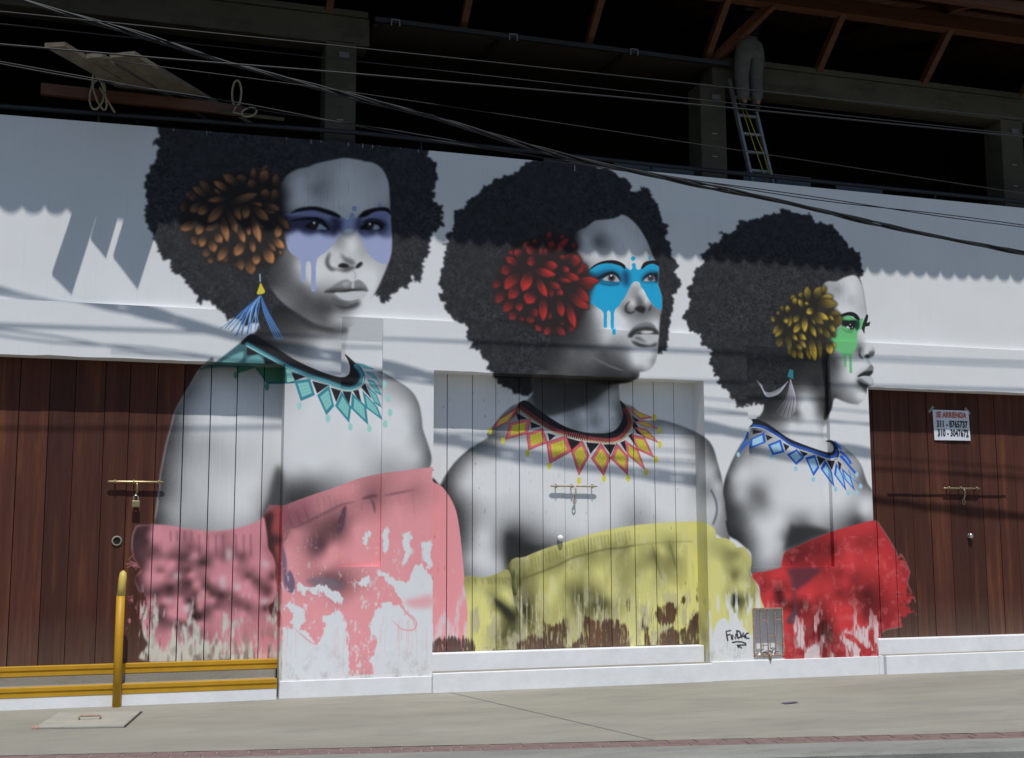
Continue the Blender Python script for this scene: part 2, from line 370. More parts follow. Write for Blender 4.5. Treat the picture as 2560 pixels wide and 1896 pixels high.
    for s in ('1355,782,35', '1705,735,30'):
        a = Q(FA, s)[0]; p.dot(a[0], a[1], a[2]/5.5, PUR, blur=.4, ry=a[2]*1.12/5.5)
    DP = (44, 42, 66)
    p.fill(Q(FA, '330,820 470,880 650,880 900,900 1030,980 1060,1080 930,1120 700,1110 520,1080 400,1110 350,1000'), DP, blur=6, alpha=.85, clip=clip)
    p.fill(Q(FA, '1010,900 1150,910 1190,1000 1150,1120 1080,1170 1020,1100 1040,1000'), DP, blur=6, alpha=.9, clip=clip)
    p.fill(Q(FA, '1400,900 1470,920 1440,1010 1470,1120 1560,1180 1420,1130 1370,1040'), DP, blur=5, alpha=.85, clip=clip)
    p.fill(Q(FA, '1420,1040 1500,930 1620,900 1780,930 1830,1040 1780,1110 1650,1150 1520,1120'), DP, blur=5, alpha=.7, clip=clip)
    p.fill(Q(FA, '560,820 800,790 980,850 1010,900 880,880 700,870'), (112, 118, 158), blur=4, alpha=.8, clip=clip)
    p.fill(Q(FA, '1560,850 1700,825 1830,860 1840,930 1720,900 1600,910'), (112, 120, 160), blur=3, alpha=.8, clip=clip)
    for s in ('470,852 560,790 680,760 820,755 950,785 1080,830 1160,885 1140,908 1050,880 900,830 780,803 650,815 540,835', '1415,890 1480,820 1560,790 1680,765 1780,765 1850,800 1855,870 1800,825 1700,815 1600,840 1520,890 1430,905'):
        p.fill(Q(FA, s), (22, 20, 26), blur=1.0)
    p.line(Q(FA, '470,960 600,930 750,920 900,945 1005,1075'), [2, 5, 7, 7, 4], (16, 14, 22), blur=1)
    p.fill(Q(FA, '690,1040 730,980 820,950 920,980 1000,1075 860,1075'), (20, 17, 24), blur=.8)
    p.fill(Q(FA, '830,1065 870,990 930,1020 985,1072 900,1072'), (150, 160, 176), blur=1.0)
    a = Q(FA, '800,1010')[0]; p.dot(*a, 10, (48, 40, 38), blur=1.5); p.dot(*Q(FA, '800,978')[0], 3.4, 205, blur=.5)
    p.fill(Q(FA, '1430,1060 1480,1000 1560,950 1680,960 1760,1020 1720,1070 1600,1075'), (20, 17, 24), blur=1)
    p.fill(Q(FA, '1595,1065 1630,1000 1690,1020 1700,1060 1650,1074'), (150, 160, 176), blur=.9)
    p.dot(*Q(FA, '1570,1020')[0], 8.5, (46, 40, 40), blur=1.2); p.dot(*Q(FA, '1568,993')[0], 3.1, 200, blur=.5)
    p.line(Q(FA, '1470,980 1560,930 1680,940 1780,1010'), 3, (12, 12, 20), blur=.8)
    p.line(Q(FA, '720,1105 860,1100 1000,1090'), 2, (70, 72, 110), blur=1.2)
    # nose
    p.fill(Q(FB, '1040,395 1130,420 1240,445 1330,410 1375,375 1290,360 1180,400 1080,390'), 70, blur=3, alpha=.9)
    p.line(Q(FB, '1020,180 985,260 985,340 1040,405 1090,412'), [4, 8, 9, 8, 3], 62, blur=2.6, alpha=.9)
    p.fill(Q(FB, '1170,180 1220,230 1330,270 1370,330 1300,350 1230,310 1190,260'), 95, blur=3.2, alpha=.85)
    p.fill(Q(FB, '1130,355 1180,320 1240,328 1285,362 1230,388 1150,378'), 26, blur=.8)
    p.fill(Q(FB, '1368,378 1400,330 1450,303 1468,330 1430,375 1392,392'), 30, blur=.8)
    p.line(Q(FB, '1335,420 1372,480 1360,540'), 3, 150, blur=1.5, alpha=.8)
    # mouth
    p.fill(Q(FB, '938,716 1020,660 1120,590 1240,545 1300,575 1330,580 1370,560 1420,550 1490,600 1542,680 1530,712 1450,692 1300,695 1150,705 1050,715'), 128, blur=.8)
    p.fill(Q(FB, '950,712 1050,672 1200,668 1330,672 1450,660 1530,700 1400,695 1150,705'), 62, blur=3)
    p.fill(Q(FB, '1180,600 1260,570 1290,600 1230,640'), 165, blur=3); p.fill(Q(FB, '1325,575 1345,570 1345,660 1320,660'), 198, blur=1.4)
    p.line(Q(FB, '938,716 1060,714 1200,712 1320,692 1430,700 1530,706'), [2, 4, 5, 4, 3, 2], 26, blur=.7)
    p.fill(Q(FB, '1080,730 1250,722 1400,708 1525,712 1500,780 1420,830 1300,845 1180,815'), 186, blur=1.6)
    p.fill(Q(FB, '1050,795 1150,865 1300,885 1430,840 1400,915 1260,955 1120,915'), 48, blur=4)
    p.fill(Q(FB, '1090,830 1150,848 1260,862 1380,845 1420,820 1300,845'), 90, blur=2)
    p.line(Q(FB, '1060,830 1150,890 1290,905'), 2, 130, blur=1.2)
    # blossom and tassel
    flower(p, FC, '200,600 420,400 640,250 1000,160 1350,200 1540,350 1560,650 1650,900 1560,1250 1440,1430 1100,1500 700,1380 350,1150 180,900',
        '1180,300,1180,110,90,.5 1230,250,1370,70,60,.45 1280,330,1360,140,140,.55 1480,380,1490,190,100,.45 1450,580,1480,400,110,.4 1330,540,1350,400,130,.45 1180,400,1130,270,120,.4 1000,330,1020,200,150,.35 980,350,760,200,110,.55 850,440,630,290,90,.7 740,480,640,400,40,.6 600,470,440,280,110,.35 540,510,340,370,90,.5 420,520,230,460,100,.3 380,560,310,490,100,.3 270,650,160,650,140,.25 830,530,550,560,70,.6 480,600,300,710,120,.5 570,640,410,740,120,.65 840,600,1230,470,110,.5 1420,660,1400,740,160,.35 1310,600,1540,690,90,.5 1130,590,1300,630,60,.6 1500,750,1670,960,100,.55 400,860,170,960,130,.55 700,900,510,960,90,.4 430,1080,320,1140,130,.4 830,1300,760,1410,90,.25 930,1400,930,1470,50,.3 600,1230,480,1320,110,.4 620,1330,560,1420,80,.5 1000,1340,1010,1520,120,.5 1120,1350,1150,1580,150,.55 830,1180,690,1390,120,.65 590,1090,640,1270,120,.7 500,1030,450,1200,110,.75 480,860,400,1030,120,.7 640,1000,740,1140,120,.8 1050,1120,920,1320,140,.75 1150,1080,1180,1280,80,.75 1240,1280,1200,1440,120,.85 1330,1190,1440,1430,150,.85 1500,1290,1570,1280,60,.6 1370,1110,1480,1260,60,.6 1430,1060,1600,1220,110,.95 1540,880,1500,1070,110,.7 740,740,820,1130,110,.75 810,660,960,1020,100,.5 980,930,1050,1140,90,.85 1120,880,1110,1040,60,.85 1150,740,1270,1140,110,.85 1300,880,1280,930,90,.3 780,610,550,860,130,.65 1000,620,960,720,70,.4 900,620,1000,830,90,.7 1110,610,1050,810,110,.75 1160,640,1380,830,120,.6', (196, 130, 82), (36, 31, 29))
    p.fill(Q(FE, '1440,1390 1580,1365 1545,1470 1495,1515 1380,1520'), (196, 202, 212), blur=1)
    rs = np.random.default_rng(3)
    for i in range(26):
        t = i/25; e = np.array([1090+t*480, 1440+80*np.sin(t*3)]); c = [(60, 105, 165), (110, 150, 195), (40, 70, 120), (150, 180, 210)][i % 4]
        p.line(Q(FE, '1600,990 %g,%g %g,%g' % (1560-200*(1-t)+rs.normal(0, 15), 1200, e[0]+rs.normal(0, 20), e[1]+rs.normal(0, 25))), [2.4, 3, 1.2], c, blur=.4, alpha=.9)
    for i in range(12):
        t = i/11
        c = [(60, 105, 165), (120, 160, 200), (45, 75, 125)][i % 3]
        p.line(Q(FE, '1615,990 %g,1220 %g,%g' % (1650+70*t, 1800+130*t, 1600-30*abs(t-.5))), [2.2, 2.6, 1], c, blur=.4, alpha=.85)
    p.fill(Q(FE, '1555,960 1585,860 1605,812 1640,870 1665,940 1612,968'), (205, 185, 60), blur=.6); p.line(Q(FE, '1595,690 1600,800'), 3, (170, 185, 200), blur=.6)
    # collar
    T1, T2, T3 = (58, 128, 142), (132, 190, 182), (40, 88, 92)
    p.fill(Q(FH, '-20,470 150,385 370,215 470,140 560,200 660,330 600,420 400,440 200,430 40,450'), (62, 96, 104), blur=1, smooth=False)
    p.fill(Q(FH, '200,385 390,290 380,370 300,400'), (112, 160, 158), blur=1.2); p.fill(Q(FH, '420,390 450,345 540,325 590,400 500,420'), (104, 158, 156), blur=1.2)
    p.fill(Q(FH, '430,245 600,330 560,310 430,325'), INK, smooth=False, blur=.5); p.fill(Q(FH, '580,330 720,405 600,405'), INK, smooth=False, blur=.5)
    for s in ('330,430 520,435 350,490', '520,440 800,430 800,580 620,585'):
        p.fill(Q(FH, s), (58, 104, 84), smooth=False, blur=.6)
    p.line(Q(FH, '0,450 160,400 400,400 790,425'), 3.5, (50, 92, 76), blur=.6); p.line(Q(FH, '520,440 620,580 800,575 870,570'), 5, T3, smooth=False, blur=.5)
    for s in ('840,480 970,520 870,560', '1030,560 1180,600 1075,675', '1200,620 1295,650 1250,755', '1310,655 1390,660 1365,800', '1405,655 1455,640 1490,790', '1480,620 1515,580 1575,725'):
        p.fill(Q(FH, s), INK, smooth=False, blur=.4)
    p.fill(Q(FH, '790,450 830,470 870,560 800,575'), T2, smooth=False, blur=.5)
    for s in ('1430,395 1510,445 1610,455 1500,405', '1510,470 1580,525 1655,585 1590,490', '1530,540 1610,665 1672,695 1600,560', '1530,600 1600,765 1668,805 1620,680', '1490,650 1520,805 1675,920 1630,800', '1395,670 1385,810 1545,965 1525,790', '1300,655 1240,790 1370,945 1388,800', '1185,600 1075,690 1160,875 1232,790', '1010,540 865,560 925,745 1055,690'):
        diamond(p, FH, s, T1, T2, net=(70, 135, 140))
    for x, y in ((912, 790), (1175, 905), (1380, 980), (1555, 995), (1700, 955), (1745, 850), (1725, 720), (1690, 590), (330, 505), (615, 612)):
        bead(p, FH, x, y, 21, 36, (150, 196, 188) if x > 700 else (72, 120, 100))
    inner = '480,130 620,210 750,290 880,370 1050,450 1200,505 1300,525 1360,505 1378,440 1362,380 1330,312'
    outer = '1420,390 1480,440 1512,520 1495,590 1435,640 1370,655 1300,642 1150,585 950,515 780,435 640,355 520,290 430,235 375,212'
    p.fill(J(Q(FH, inner), Q(FH, outer)), INK, blur=.5)
    mid = Q(FH, '420,215 540,285 660,350 800,425 960,497 1150,560 1300,615 1370,630 1425,615 1470,575 1488,515 1465,460 1420,410')
    p.line(mid, 11, (46, 104, 120), blur=1); p.line(mid, 6, (92, 150, 160), blur=1.2)
    edge = Q(FH, '430,240 520,288 640,352 780,430 950,508 1150,578 1300,635 1370,648 1435,630 1490,585 1505,520')
    ee = p.spline(edge, False, 14)
    for q in ee[::1]: p.dot(q[0], q[1], 1.5, (168, 208, 200), blur=.4)

def dress_one(p):
    PK = (214, 142, 146)
    sl = J(Q(FK, '300,345 480,330 700,350 900,385 1150,405 1380,385 1560,340 1690,285 1735,245 1755,320 1775,480 1785,600 1840,690 1870,800 1860,900 1880,1050 1850,1200 1780,1270 1850,1450 1950,1652 1950,1800 200,1800 330,1600 300,1500 260,1300 300,1180 320,1100 260,950 340,850 250,700 235,500 270,380'))
    torso = J(Q(FL, '-10,675 190,568 450,470 720,380 900,310 1130,255 1400,220 1640,190 1657,200 1657,320 1740,370 1800,440 1860,540 1900,660 1930,850 1960,1150 2005,1640'), Q(FM, '1440,600 1467,880 1470,1000 0,1100'), Q(FL, '-150,1900'))
    mt = p.mask(torso, blur=.5, n=3)
    p.tones(mt, Q(FL, '200,600,120 300,560,150 350,640,115 450,560,155 260,740,115 420,700,130 600,470,175 560,600,170 700,430,190 640,560,165 760,640,140 740,760,90 720,880,130 690,930,165 850,420,195 950,520,165 1080,480,125 1120,460,140 1080,580,165 1300,440,175 1480,410,160 1400,320,190 1600,280,195 220,820,140 300,830,185 480,900,135 550,880,95 562,960,82 500,1050,155 430,980,155 300,950,185 650,1000,203 900,800,205 1300,600,203 1300,900,205 900,1100,205 600,1150,205 300,1150,203 240,1000,200 500,1290,160 620,1270,115 740,1330,105 600,1380,190 1560,700,205 1700,600,205 1850,800,203 1700,1000,205 1500,1200,205 400,1500,205 900,1500,205 1800,1500,205'), tint=np.array(PK)/205, soft=3.5, grain=2)
    # dark gap between sleeve and bodice
    p.fill(J(Q(FK, '1735,240 1965,120 1960,500 1950,900 1940,1300 1930,1500 1850,1450 1770,1270 1860,1200 1890,1050 1870,950 1870,800 1840,690 1790,600 1780,450 1760,320')), (150, 74, 76), blur=2)
    p.fill(J(Q(FK, '1735,240 1850,190 1830,400 1860,600 1900,800 1880,1000 1900,1200 1870,1400 1780,1280 1850,1200 1880,1050 1860,900 1870,800 1840,690 1785,600 1775,480')), (50, 34, 38), blur=3.5, alpha=.9)
    p.fill(J(Q(FK, '1790,420 1950,480 1940,540 1800,560')), (60, 40, 44), blur=5, alpha=.8)
    p.fill(np.array([[300., 1375.], [372., 1375.], [372., 1650.], [300., 1650.]]), (206, 134, 140), smooth=False)
    ms = p.mask(sl, blur=.8, n=4); p.put(ms, (206, 134, 140)); cs = p.full(ms)
    D = (92, 60, 74)
    p.tones((ms[0], ms[1]), Q(FK, '300,360,75 350,365,70 420,370,95 480,360,190 600,360,195 760,365,200 1000,395,200 1300,395,185 1600,360,200 1720,300,205 280,430,60 380,430,80 450,430,180 600,430,200 830,430,165 920,430,185 1100,440,190 1280,450,165 1450,440,200 1700,430,200 300,520,70 400,520,85 470,520,180 600,520,200 700,520,200 1000,520,195 1200,520,195 1400,520,190 1600,520,195 1740,520,190 300,600,75 420,600,105 500,600,125 600,610,190 800,600,140 900,580,125 1000,610,150 1100,600,190 1290,600,150 1500,600,190 1700,600,195 1780,600,170 330,680,85 430,680,105 560,680,145 680,700,130 780,715,95 870,700,105 950,680,190 1130,690,140 1290,700,130 1380,690,160 1480,690,115 1600,680,180 1750,680,200 1830,690,170 350,760,85 450,760,180 560,760,195 700,760,200 850,790,125 960,770,130 1030,760,70 1090,780,105 1200,760,190 1400,760,200 1600,760,195 1760,760,200 1850,760,190 350,830,100 450,830,190 550,860,150 650,830,200 780,830,120 870,850,100 950,840,160 1060,830,150 1200,830,195 1420,840,175 1560,880,120 1800,840,190 1860,850,150 280,900,65 400,900,190 550,900,200 690,910,150 780,920,140 900,900,190 1020,910,150 1100,900,170 1250,900,200 1400,900,200 1560,910,110 1650,920,140 1740,900,190 1850,920,95 300,970,75 400,970,180 550,970,195 700,960,170 800,970,105 890,990,95 960,960,180 1080,960,130 1150,970,190 1260,970,200 1400,970,200 1560,970,180 1650,970,105 1740,970,150 1860,990,190 330,1050,85 430,1050,150 560,1070,100 670,1050,70 750,1060,120 880,1050,100 960,1010,200 1080,1050,85 1180,1060,120 1300,1040,190 1420,1050,200 1600,1050,195 1720,1050,110 1800,1070,105 1870,1060,190 400,1120,105 500,1130,95 650,1130,110 800,1120,125 890,1120,115 950,1120,105 1050,1100,190 1150,1120,95 1250,1140,75 1370,1150,120 1500,1130,200 1650,1130,200 1780,1120,115 1850,1120,180 450,1200,190 600,1200,200 780,1180,200 870,1210,85 920,1190,95 990,1200,180 1150,1190,190 1300,1200,130 1450,1220,115 1600,1200,180 1720,1210,190 1830,1200,180 470,1260,145 580,1265,110 700,1270,190 850,1280,195 930,1275,52 1000,1270,180 1080,1270,125 1200,1260,120 1350,1270,150 1550,1280,115 1700,1270,150 1760,1270,80 460,1330,190 650,1330,195 850,1330,200 950,1310,75 1000,1330,95 1100,1345,115 1200,1330,190 1500,1340,200 1750,1340,160 480,1390,85 600,1410,105 700,1390,190 850,1400,190 930,1380,42 1000,1405,85 1080,1420,150 1300,1390,190 1500,1400,195 450,1450,180 650,1450,120 760,1475,90 880,1475,100 930,1450,120 1000,1450,190 1200,1450,195 450,1550,185 700,1550,190 930,1550,140 1050,1560,155 1400,1550,195 1800,1500,190'), tint=np.array((206, 134, 140))/205*np.array((.97, .98, 1.0)), soft=3.2, grain=2)
    for x in (670, 745, 830, 910, 1000, 1100, 1190, 1275, 1420, 1510, 1590):
        p.line(Q(FK, '%d,%d %d,%d' % (x, 400 if x < 1000 else 440, x+5, 520 if x < 1000 else 690)), 4, D, blur=1.6, alpha=.45, smooth=False)
    for t_ in ('700,900 760,880 780,950 720,940', '1240,920 1300,930 1280,1080 1240,1020', '820,1260 900,1240 900,1330 830,1330', '1320,600 1380,640 1360,740 1310,720', '1400,1000 1480,1050 1420,1090', '1720,1180 1820,1190 1740,1260', '1740,730 1800,760 1780,830 1720,790', '640,1180 700,1200 650,1230', '880,700 930,700 900,730'):
        p.fill(Q(FK, t_), (200, 188, 192), blur=4, alpha=.7, clip=cs)
    ct = p.full(mt)
    for s, w, a in (('230,640 270,740 300,790', 5, .5), ('310,600 350,720 380,740', 5, .5), ('390,560 430,680 450,710', 4, .5), ('220,790 330,770 480,700 640,620 760,560 900,530', 5, .45), ('520,490 545,600', 4, .45), ('580,480 600,580', 4, .4), ('640,470 660,560', 4, .4), ('690,480 710,570', 4, .4), ('800,570 760,720 730,850', 14, .75), ('690,850 690,920', 8, .5), ('960,500 1040,480 1120,465', 7, .6), ('1050,500 1080,560 1090,640', 5, .6), ('970,520 950,610', 5, .4), ('1180,470 1300,445 1480,410', 5, .4), ('1460,430 1480,640', 4, .35), ('1320,460 1340,560', 4, .3), ('240,820 210,900', 12, .5)):
        p.line(Q(FL, s), w*1.15, D, blur=2.0, alpha=min(1, a*1.3), taper=True, clip=ct)
    p.fill(Q(FL, '430,900 520,850 570,880 570,960 540,1030 480,1080 440,1000'), D, blur=8, alpha=.65, clip=ct)
    p.fill(Q(FL, '180,560 420,480 440,640 300,760 200,780'), (150, 84, 100), blur=9, alpha=.5, clip=ct)
    p.fill(Q(FL, '180,960 220,1100 225,1250 250,1200 300,1290 295,1420 230,1400 190,1300'), (96, 84, 108), blur=1.5, alpha=.85, clip=ct)
    p.fill(Q(FL, '420,1300 580,1265 720,1300 790,1360 700,1400 560,1380 440,1330'), (110, 100, 112), blur=4, alpha=.75, clip=ct)
    # worn, flaking lower part: ground shows through
    H, W = p.H, p.W
    u0, v0 = p.uv
    y = v0; x = u0
    n = p.noise(16, 22, .7, 1.6)*.5+p.noise(5, 25, .7, 1.5)*.5
    w = np.zeros((H, W), np.float32)
    for t_ in ('145,780 250,762 330,785 400,865 445,740 430,690 450,660 580,640 600,760 608,880 610,1060 625,1250 145,1250', '160,585 290,612 315,690 265,755 215,720 235,650', '840,350 1000,425 1080,312 1195,440 1195,1250 760,1250 770,1050 785,950 812,850 832,700 826,590 890,560 960,600 1025,650 955,520 880,440', '690,445 755,388 742,460', '860,60 900,70 890,180 855,230', '330,470 440,455 575,515 545,575 430,498 345,505', '760,720 828,580 852,700 882,780 825,832 770,800', '1000,120 1050,90 1030,230 990,300', '1120,180 1180,160 1190,300 1150,330', '250,440 330,470 300,520 260,500', '740,60 770,90 750,200 720,160'):
        w = np.maximum(w, p.full(p.mask(Q(FM, t_), blur=2.5, jag=2.6)))
    nz = np.clip((n-.34)/.32, 0, 1); w = np.clip((w*1.35-nz)*2.6, 0, 1)
    w = np.maximum(w, np.clip((np.interp(y, [1330, 1450, 1560, 1700], [.02, .12, .2, .3])-nz)*6, 0, 1)*.75)
    pk = p.full(p.mask(Q(FM, '1000,560 1080,540 1190,520 1190,600 1100,610 1040,600'), blur=5)); w *= 1-.75*pk
    w = w*(x > 697)*(x < 1082)*ct
    p.rgb[:] = p.rgb*(1-w[..., None])+np.array((204, 205, 207))*w[..., None]
    rs = np.random.default_rng(5)
    for i in range(34):
        xx = 700+rs.random()*370; yy = 1540+rs.random()*40; L = 20+rs.random()*90
        p.line([(xx, yy), (xx+rs.normal(0, 2), yy+L)], .9, (214, 150, 154), alpha=.6, smooth=False, blur=.3)
    for s in ('915,690 960,740 1000,760 1060,760 1085,720 1060,670 1020,650', '980,560 1010,640 1060,690 1080,780', '970,740 985,830', '1060,850 1040,930', '250,760 330,830 390,870'):
        p.line(Q(FM, s), 3, PK, blur=.5, taper=True)
    # grey priming wash and scuffs low on the boards
    nn_ = p.noise(46, 23, .8, 1.3)*.5+p.noise(14, 26, .5, 2.0)*.5
    nn_ = np.clip((nn_-.33)/.34, 0, 1); wd = np.clip((np.interp(y, [1430, 1520, 1580, 1640], [-.05, .35, .70, 1.15])-nn_)*2.2, 0, 1)*(x < 705)*(x > 330)*(y < 1700)
    p.rgb[:] = p.rgb*(1-wd[..., None])+np.array((184, 181, 172))*wd[..., None]
    gl = np.clip((p.noise(20, 27, .5, 1.8)-.55)*5, 0, 1)*np.clip((y-1540)/60, 0, 1)*(x < 705)*(x > 330)*.5
    p.rgb[:] = p.rgb*(1-gl[..., None])+np.array((118, 108, 96))*gl[..., None]
    for s in ('920,1480 940,1560 960,1600', '1440,1450 1430,1520', '870,1380 870,1470'):
        p.line(Q(FK, s), 9, (120, 112, 104), blur=4, alpha=.6, taper=True)
    ws = np.clip((np.interp(y, [1330, 1480, 1640], [.0, .42, .66])-p.noise(18, 24, .6, 2.6))*6, 0, 1)*(x > 1080)*(x < 1185)*ct
    p.rgb[:] = p.rgb*(1-.8*ws[..., None])+np.array((200, 186, 188))*.8*ws[..., None]

def figure_two(p):
    hair(p, J(Q(O2, '760,150 790,110 840,85 920,68 1080,75 1240,85 1400,115 1520,160 1620,215 1690,265 1730,330 1760,350 1790,320 1840,310 1885,340 1880,385 1940,440 1950,490 1990,580 2020,640 2025,690 2020,740 2060,830 2060,900 2110,960 2110,1040 2140,1110 2140,1170 2090,1210 2075,1260 2080,1300 2065,1400 2050,1450'),
        Q(P2, '2040,470 2020,540 2010,590 1985,610 1975,640 1945,635 1700,600 1300,700 1000,900 860,965 820,985 750,985 690,960 650,930 580,905 550,850 530,820 500,790 480,760 480,720 440,680 410,640 400,610 350,590 330,540 300,490 310,430 290,380 240,380 180,340 140,280 105,245 110,190 70,160 90,110 75,60'),
        Q(O2, '75,1080 100,1000 90,930 110,860 130,820 105,800 140,770 135,700 170,670 190,640 180,590 200,520 290,470 310,420 380,370 450,310 440,290 480,290 560,240 630,200 700,190 730,170')), 31)
    body = J(Q(N2, '480,175 100,500'), Q(Q2, '440,120 330,190 230,280 160,370 115,450 60,430 250,1000 280,1095 400,1100 580,1060 700,980 970,880 1290,790 1600,740 1880,730 2000,780 2100,830 2097,700 2080,560 2050,400 2020,290 1990,190 1940,125 1820,60'), Q(N2, '2060,420 1960,390 1850,375 1740,380 1500,200'))
    mk = p.mask(body, blur=1, n=4)
    p.tones(mk, J(Q(Q2, '130,440,45 200,330,85 300,235,95 450,110,100 340,300,190 260,440,185 185,520,75 230,620,60 260,750,70 290,860,110 330,950,185 280,1050,110 400,800,205 420,950,205 500,1000,185 550,900,90 530,720,150 610,790,50 700,840,60 790,850,90 870,750,180 700,700,150 600,640,175 400,500,205 650,500,200 560,560,190 850,560,205 1000,600,205 1080,740,200 960,800,165 900,850,110 700,920,45 1350,500,205 1400,620,172 1460,690,140 1300,650,200 1600,600,205 1800,500,203 1750,650,205 1600,200,205 1800,250,205 1300,450,205 1940,160,90 2000,230,75 2040,380,70 1990,350,180 1960,470,120 1985,650,190 2050,600,165 2085,600,70 2070,760,120 2020,450,195 1850,110,130 1720,60,180'), Q(N2, '1900,400,120 2060,440,120 1950,470,185 2100,520,190 1750,600,205 100,620,120 300,700,203')), soft=8)
    p.line(Q(Q2, '1975,480 2010,560 2015,640 1990,720'), 4, 60, blur=2, alpha=.8)
    p.fill(Q(Q2, '565,780 600,790 700,850 800,870 880,860 700,935 575,1005 560,930'), 40, blur=5, alpha=.9)
    p.line(Q(Q2, '330,190 230,280 160,370 115,450'), 2.5, 50, blur=1.2)
    neck = Q(P2, '930,780 1680,780 1612,880 1616,1030 1642,1150 1630,1260 1350,1320 1150,1300 950,1180 825,1050 870,970')
    mk = p.mask(neck, blur=.8, n=4)
    p.tones(mk, Q(P2, '950,950,85 1100,950,70 1250,900,55 1400,900,50 1500,880,60 880,1030,95 1000,1100,90 1150,1080,85 1300,1050,70 1400,1000,80 1520,980,170 1590,960,150 1600,1100,120 1000,1180,170 1100,1190,190 1300,1150,200 1450,1120,200 1240,1260,150 1400,1220,150 1500,1250,205 1350,1290,205 1625,1180,100 1560,1150,195'), soft=3)
    p.fill(Q(P2, '930,830 1620,830 1580,880 1470,970 1330,1065 1140,1135 970,1165 870,1040'), 58, blur=2.5, alpha=.72, clip=p.full(mk))
    face = J(Q(A2, '230,520 300,400 450,330 550,250 620,215 760,200 920,180 1000,150 1050,120 1110,125 1200,180 1300,270 1400,400 1500,580 1560,720 1630,880 1690,1000 1695,1150 1685,1300 1715,1400 1750,1520'),
        Q(B2, '1755,350 1730,480 1712,650 1708,760 1692,950 1685,1100 1660,1200 1620,1310 1560,1390 1480,1430 1400,1445 1370,1455 1325,1560 1000,1650 0,1650 -150,1500 -250,1200 -150,900 0,600 250,300'), Q(A2, '300,900'))
    mk = p.mask(face, blur=1.8, n=4)
    p.tones(mk, J(Q(A2, '280,470,70 270,650,60 350,480,140 460,560,185 600,350,170 650,600,105 750,520,135 800,640,145 850,400,195 1000,500,200 1200,300,195 1300,500,195 1450,600,190 1540,750,165 1610,880,140 400,750,185 600,800,200 900,850,203 1300,800,205 350,850,150 420,950,120 1400,960,203 1280,1310,190 1250,1450,150 1190,1570,175 1330,1400,155 1400,1450,203 1480,1550,205 1330,1540,120'),
        Q(B2, '1250,260,205 1175,310,140 1145,370,90 1350,200,110 1400,260,100 1480,240,200 1540,240,170 1400,330,70 1550,330,110 550,290,110 640,350,180 420,480,66 560,520,125 660,480,185 1000,450,205 1100,550,203 800,700,195 650,700,145 550,780,105 400,800,70 250,750,52 200,900,52 800,850,185 760,950,155 600,950,105 950,850,165 1050,950,140 900,1000,120 750,1100,75 500,1050,85 300,1050,80 200,1100,88 500,1170,100 700,1240,80 900,1270,75 1000,1150,100 1150,1050,140 1250,1150,200 1400,1200,205 1550,1150,205 1300,1300,195 1150,1300,110 1050,1360,65 1250,1400,100 1400,1420,120 1500,1350,190 1610,1250,140 700,1400,55 900,1450,50 300,1400,72 100,1450,80 1100,1490,55 1280,1500,45 1650,1000,165 1650,600,200 1725,500,140 0,1200,60 -100,1000,45')), soft=4.5)
    p.line(Q(B2, '530,1180 700,1270 850,1340 1000,1395 1100,1425'), [1, 2.5, 3, 3, 1], 118, blur=1.2)
    clip = p.full(mk)
    BL = (32, 154, 196)
    p.fill(J(Q(A2, '470,1095 600,1000 750,950 880,945 1050,1000 1130,1020 1195,1068 1225,1062 1250,1030 1235,980 1265,950 1300,970 1310,1040 1340,1062 1385,1050 1500,980 1600,960 1700,990 1710,1150 1690,1320 1730,1420 1765,1560'), Q(B2, '1760,362 1690,357 1620,310 1570,250 1500,150 1440,30'), Q(A2, '1400,1370 1370,1290 1320,1265 1270,1275 1220,1330 1150,1470 1080,1600'), Q(B2, '1090,180 1020,300 950,370 935,420 900,440 870,420 838,385 810,410 780,440 748,430 710,380 620,320 520,250 440,120'), Q(A2, '480,1300')), BL, blur=.5, clip=clip, n=4)
    for x, a, b in ((780, 380, 662), (900, 380, 705), (930, 705, 782)):
        q = Q(B2, '%d,%d %d,%d' % (x, a, x, b)); p.line(q, 56/6.88, BL, smooth=False, blur=.4)
        if b != 705: p.dot(q[1][0], q[1][1], 28/6.88, BL, blur=.4)
    a = Q(A2, '1258,872')[0]; p.dot(*a, 5.6, BL, blur=.4); p.line(Q(A2, '1540,840 1550,900'), 5.5, BL, smooth=False, blur=.4)
    DB = (16, 44, 66)
    p.fill(Q(A2, '480,1110 620,1130 760,1080 900,1070 1010,1120 1060,1260 900,1300 720,1270 640,1260 560,1260'), DB, blur=5, alpha=.75, clip=clip)
    p.fill(Q(A2, '1080,1090 1160,1080 1200,1200 1180,1330 1120,1350 1080,1250'), (24, 58, 92), blur=6, alpha=.9, clip=clip)
    p.fill(Q(A2, '1400,1250 1460,1130 1580,1080 1680,1120 1690,1260 1560,1280'), DB, blur=4, alpha=.65, clip=clip)
    p.line(Q(A2, '700,1300 850,1330 1020,1310'), 3, (10, 70, 100), blur=2, clip=clip)
    for s in ('488,1080 580,990 700,930 820,903 950,905 1060,945 1125,1000 1112,1052 1040,1000 900,960 780,955 650,985 540,1050', '1392,1040 1440,950 1520,915 1640,905 1710,940 1705,1000 1600,962 1500,985 1420,1048'):
        p.fill(Q(A2, s), (30, 26, 30), blur=.6)
    p.fill(Q(A2, '740,1240 800,1180 900,1140 980,1180 1038,1262 900,1268'), 170, blur=.6); p.dot(*Q(A2, '888,1205')[0], 9.2, (62, 54, 62), blur=.8); p.dot(*Q(A2, '888,1205')[0], 4, (18, 16, 18), blur=.6); p.dot(*Q(A2, '882,1165')[0], 2.6, 206, blur=.4)
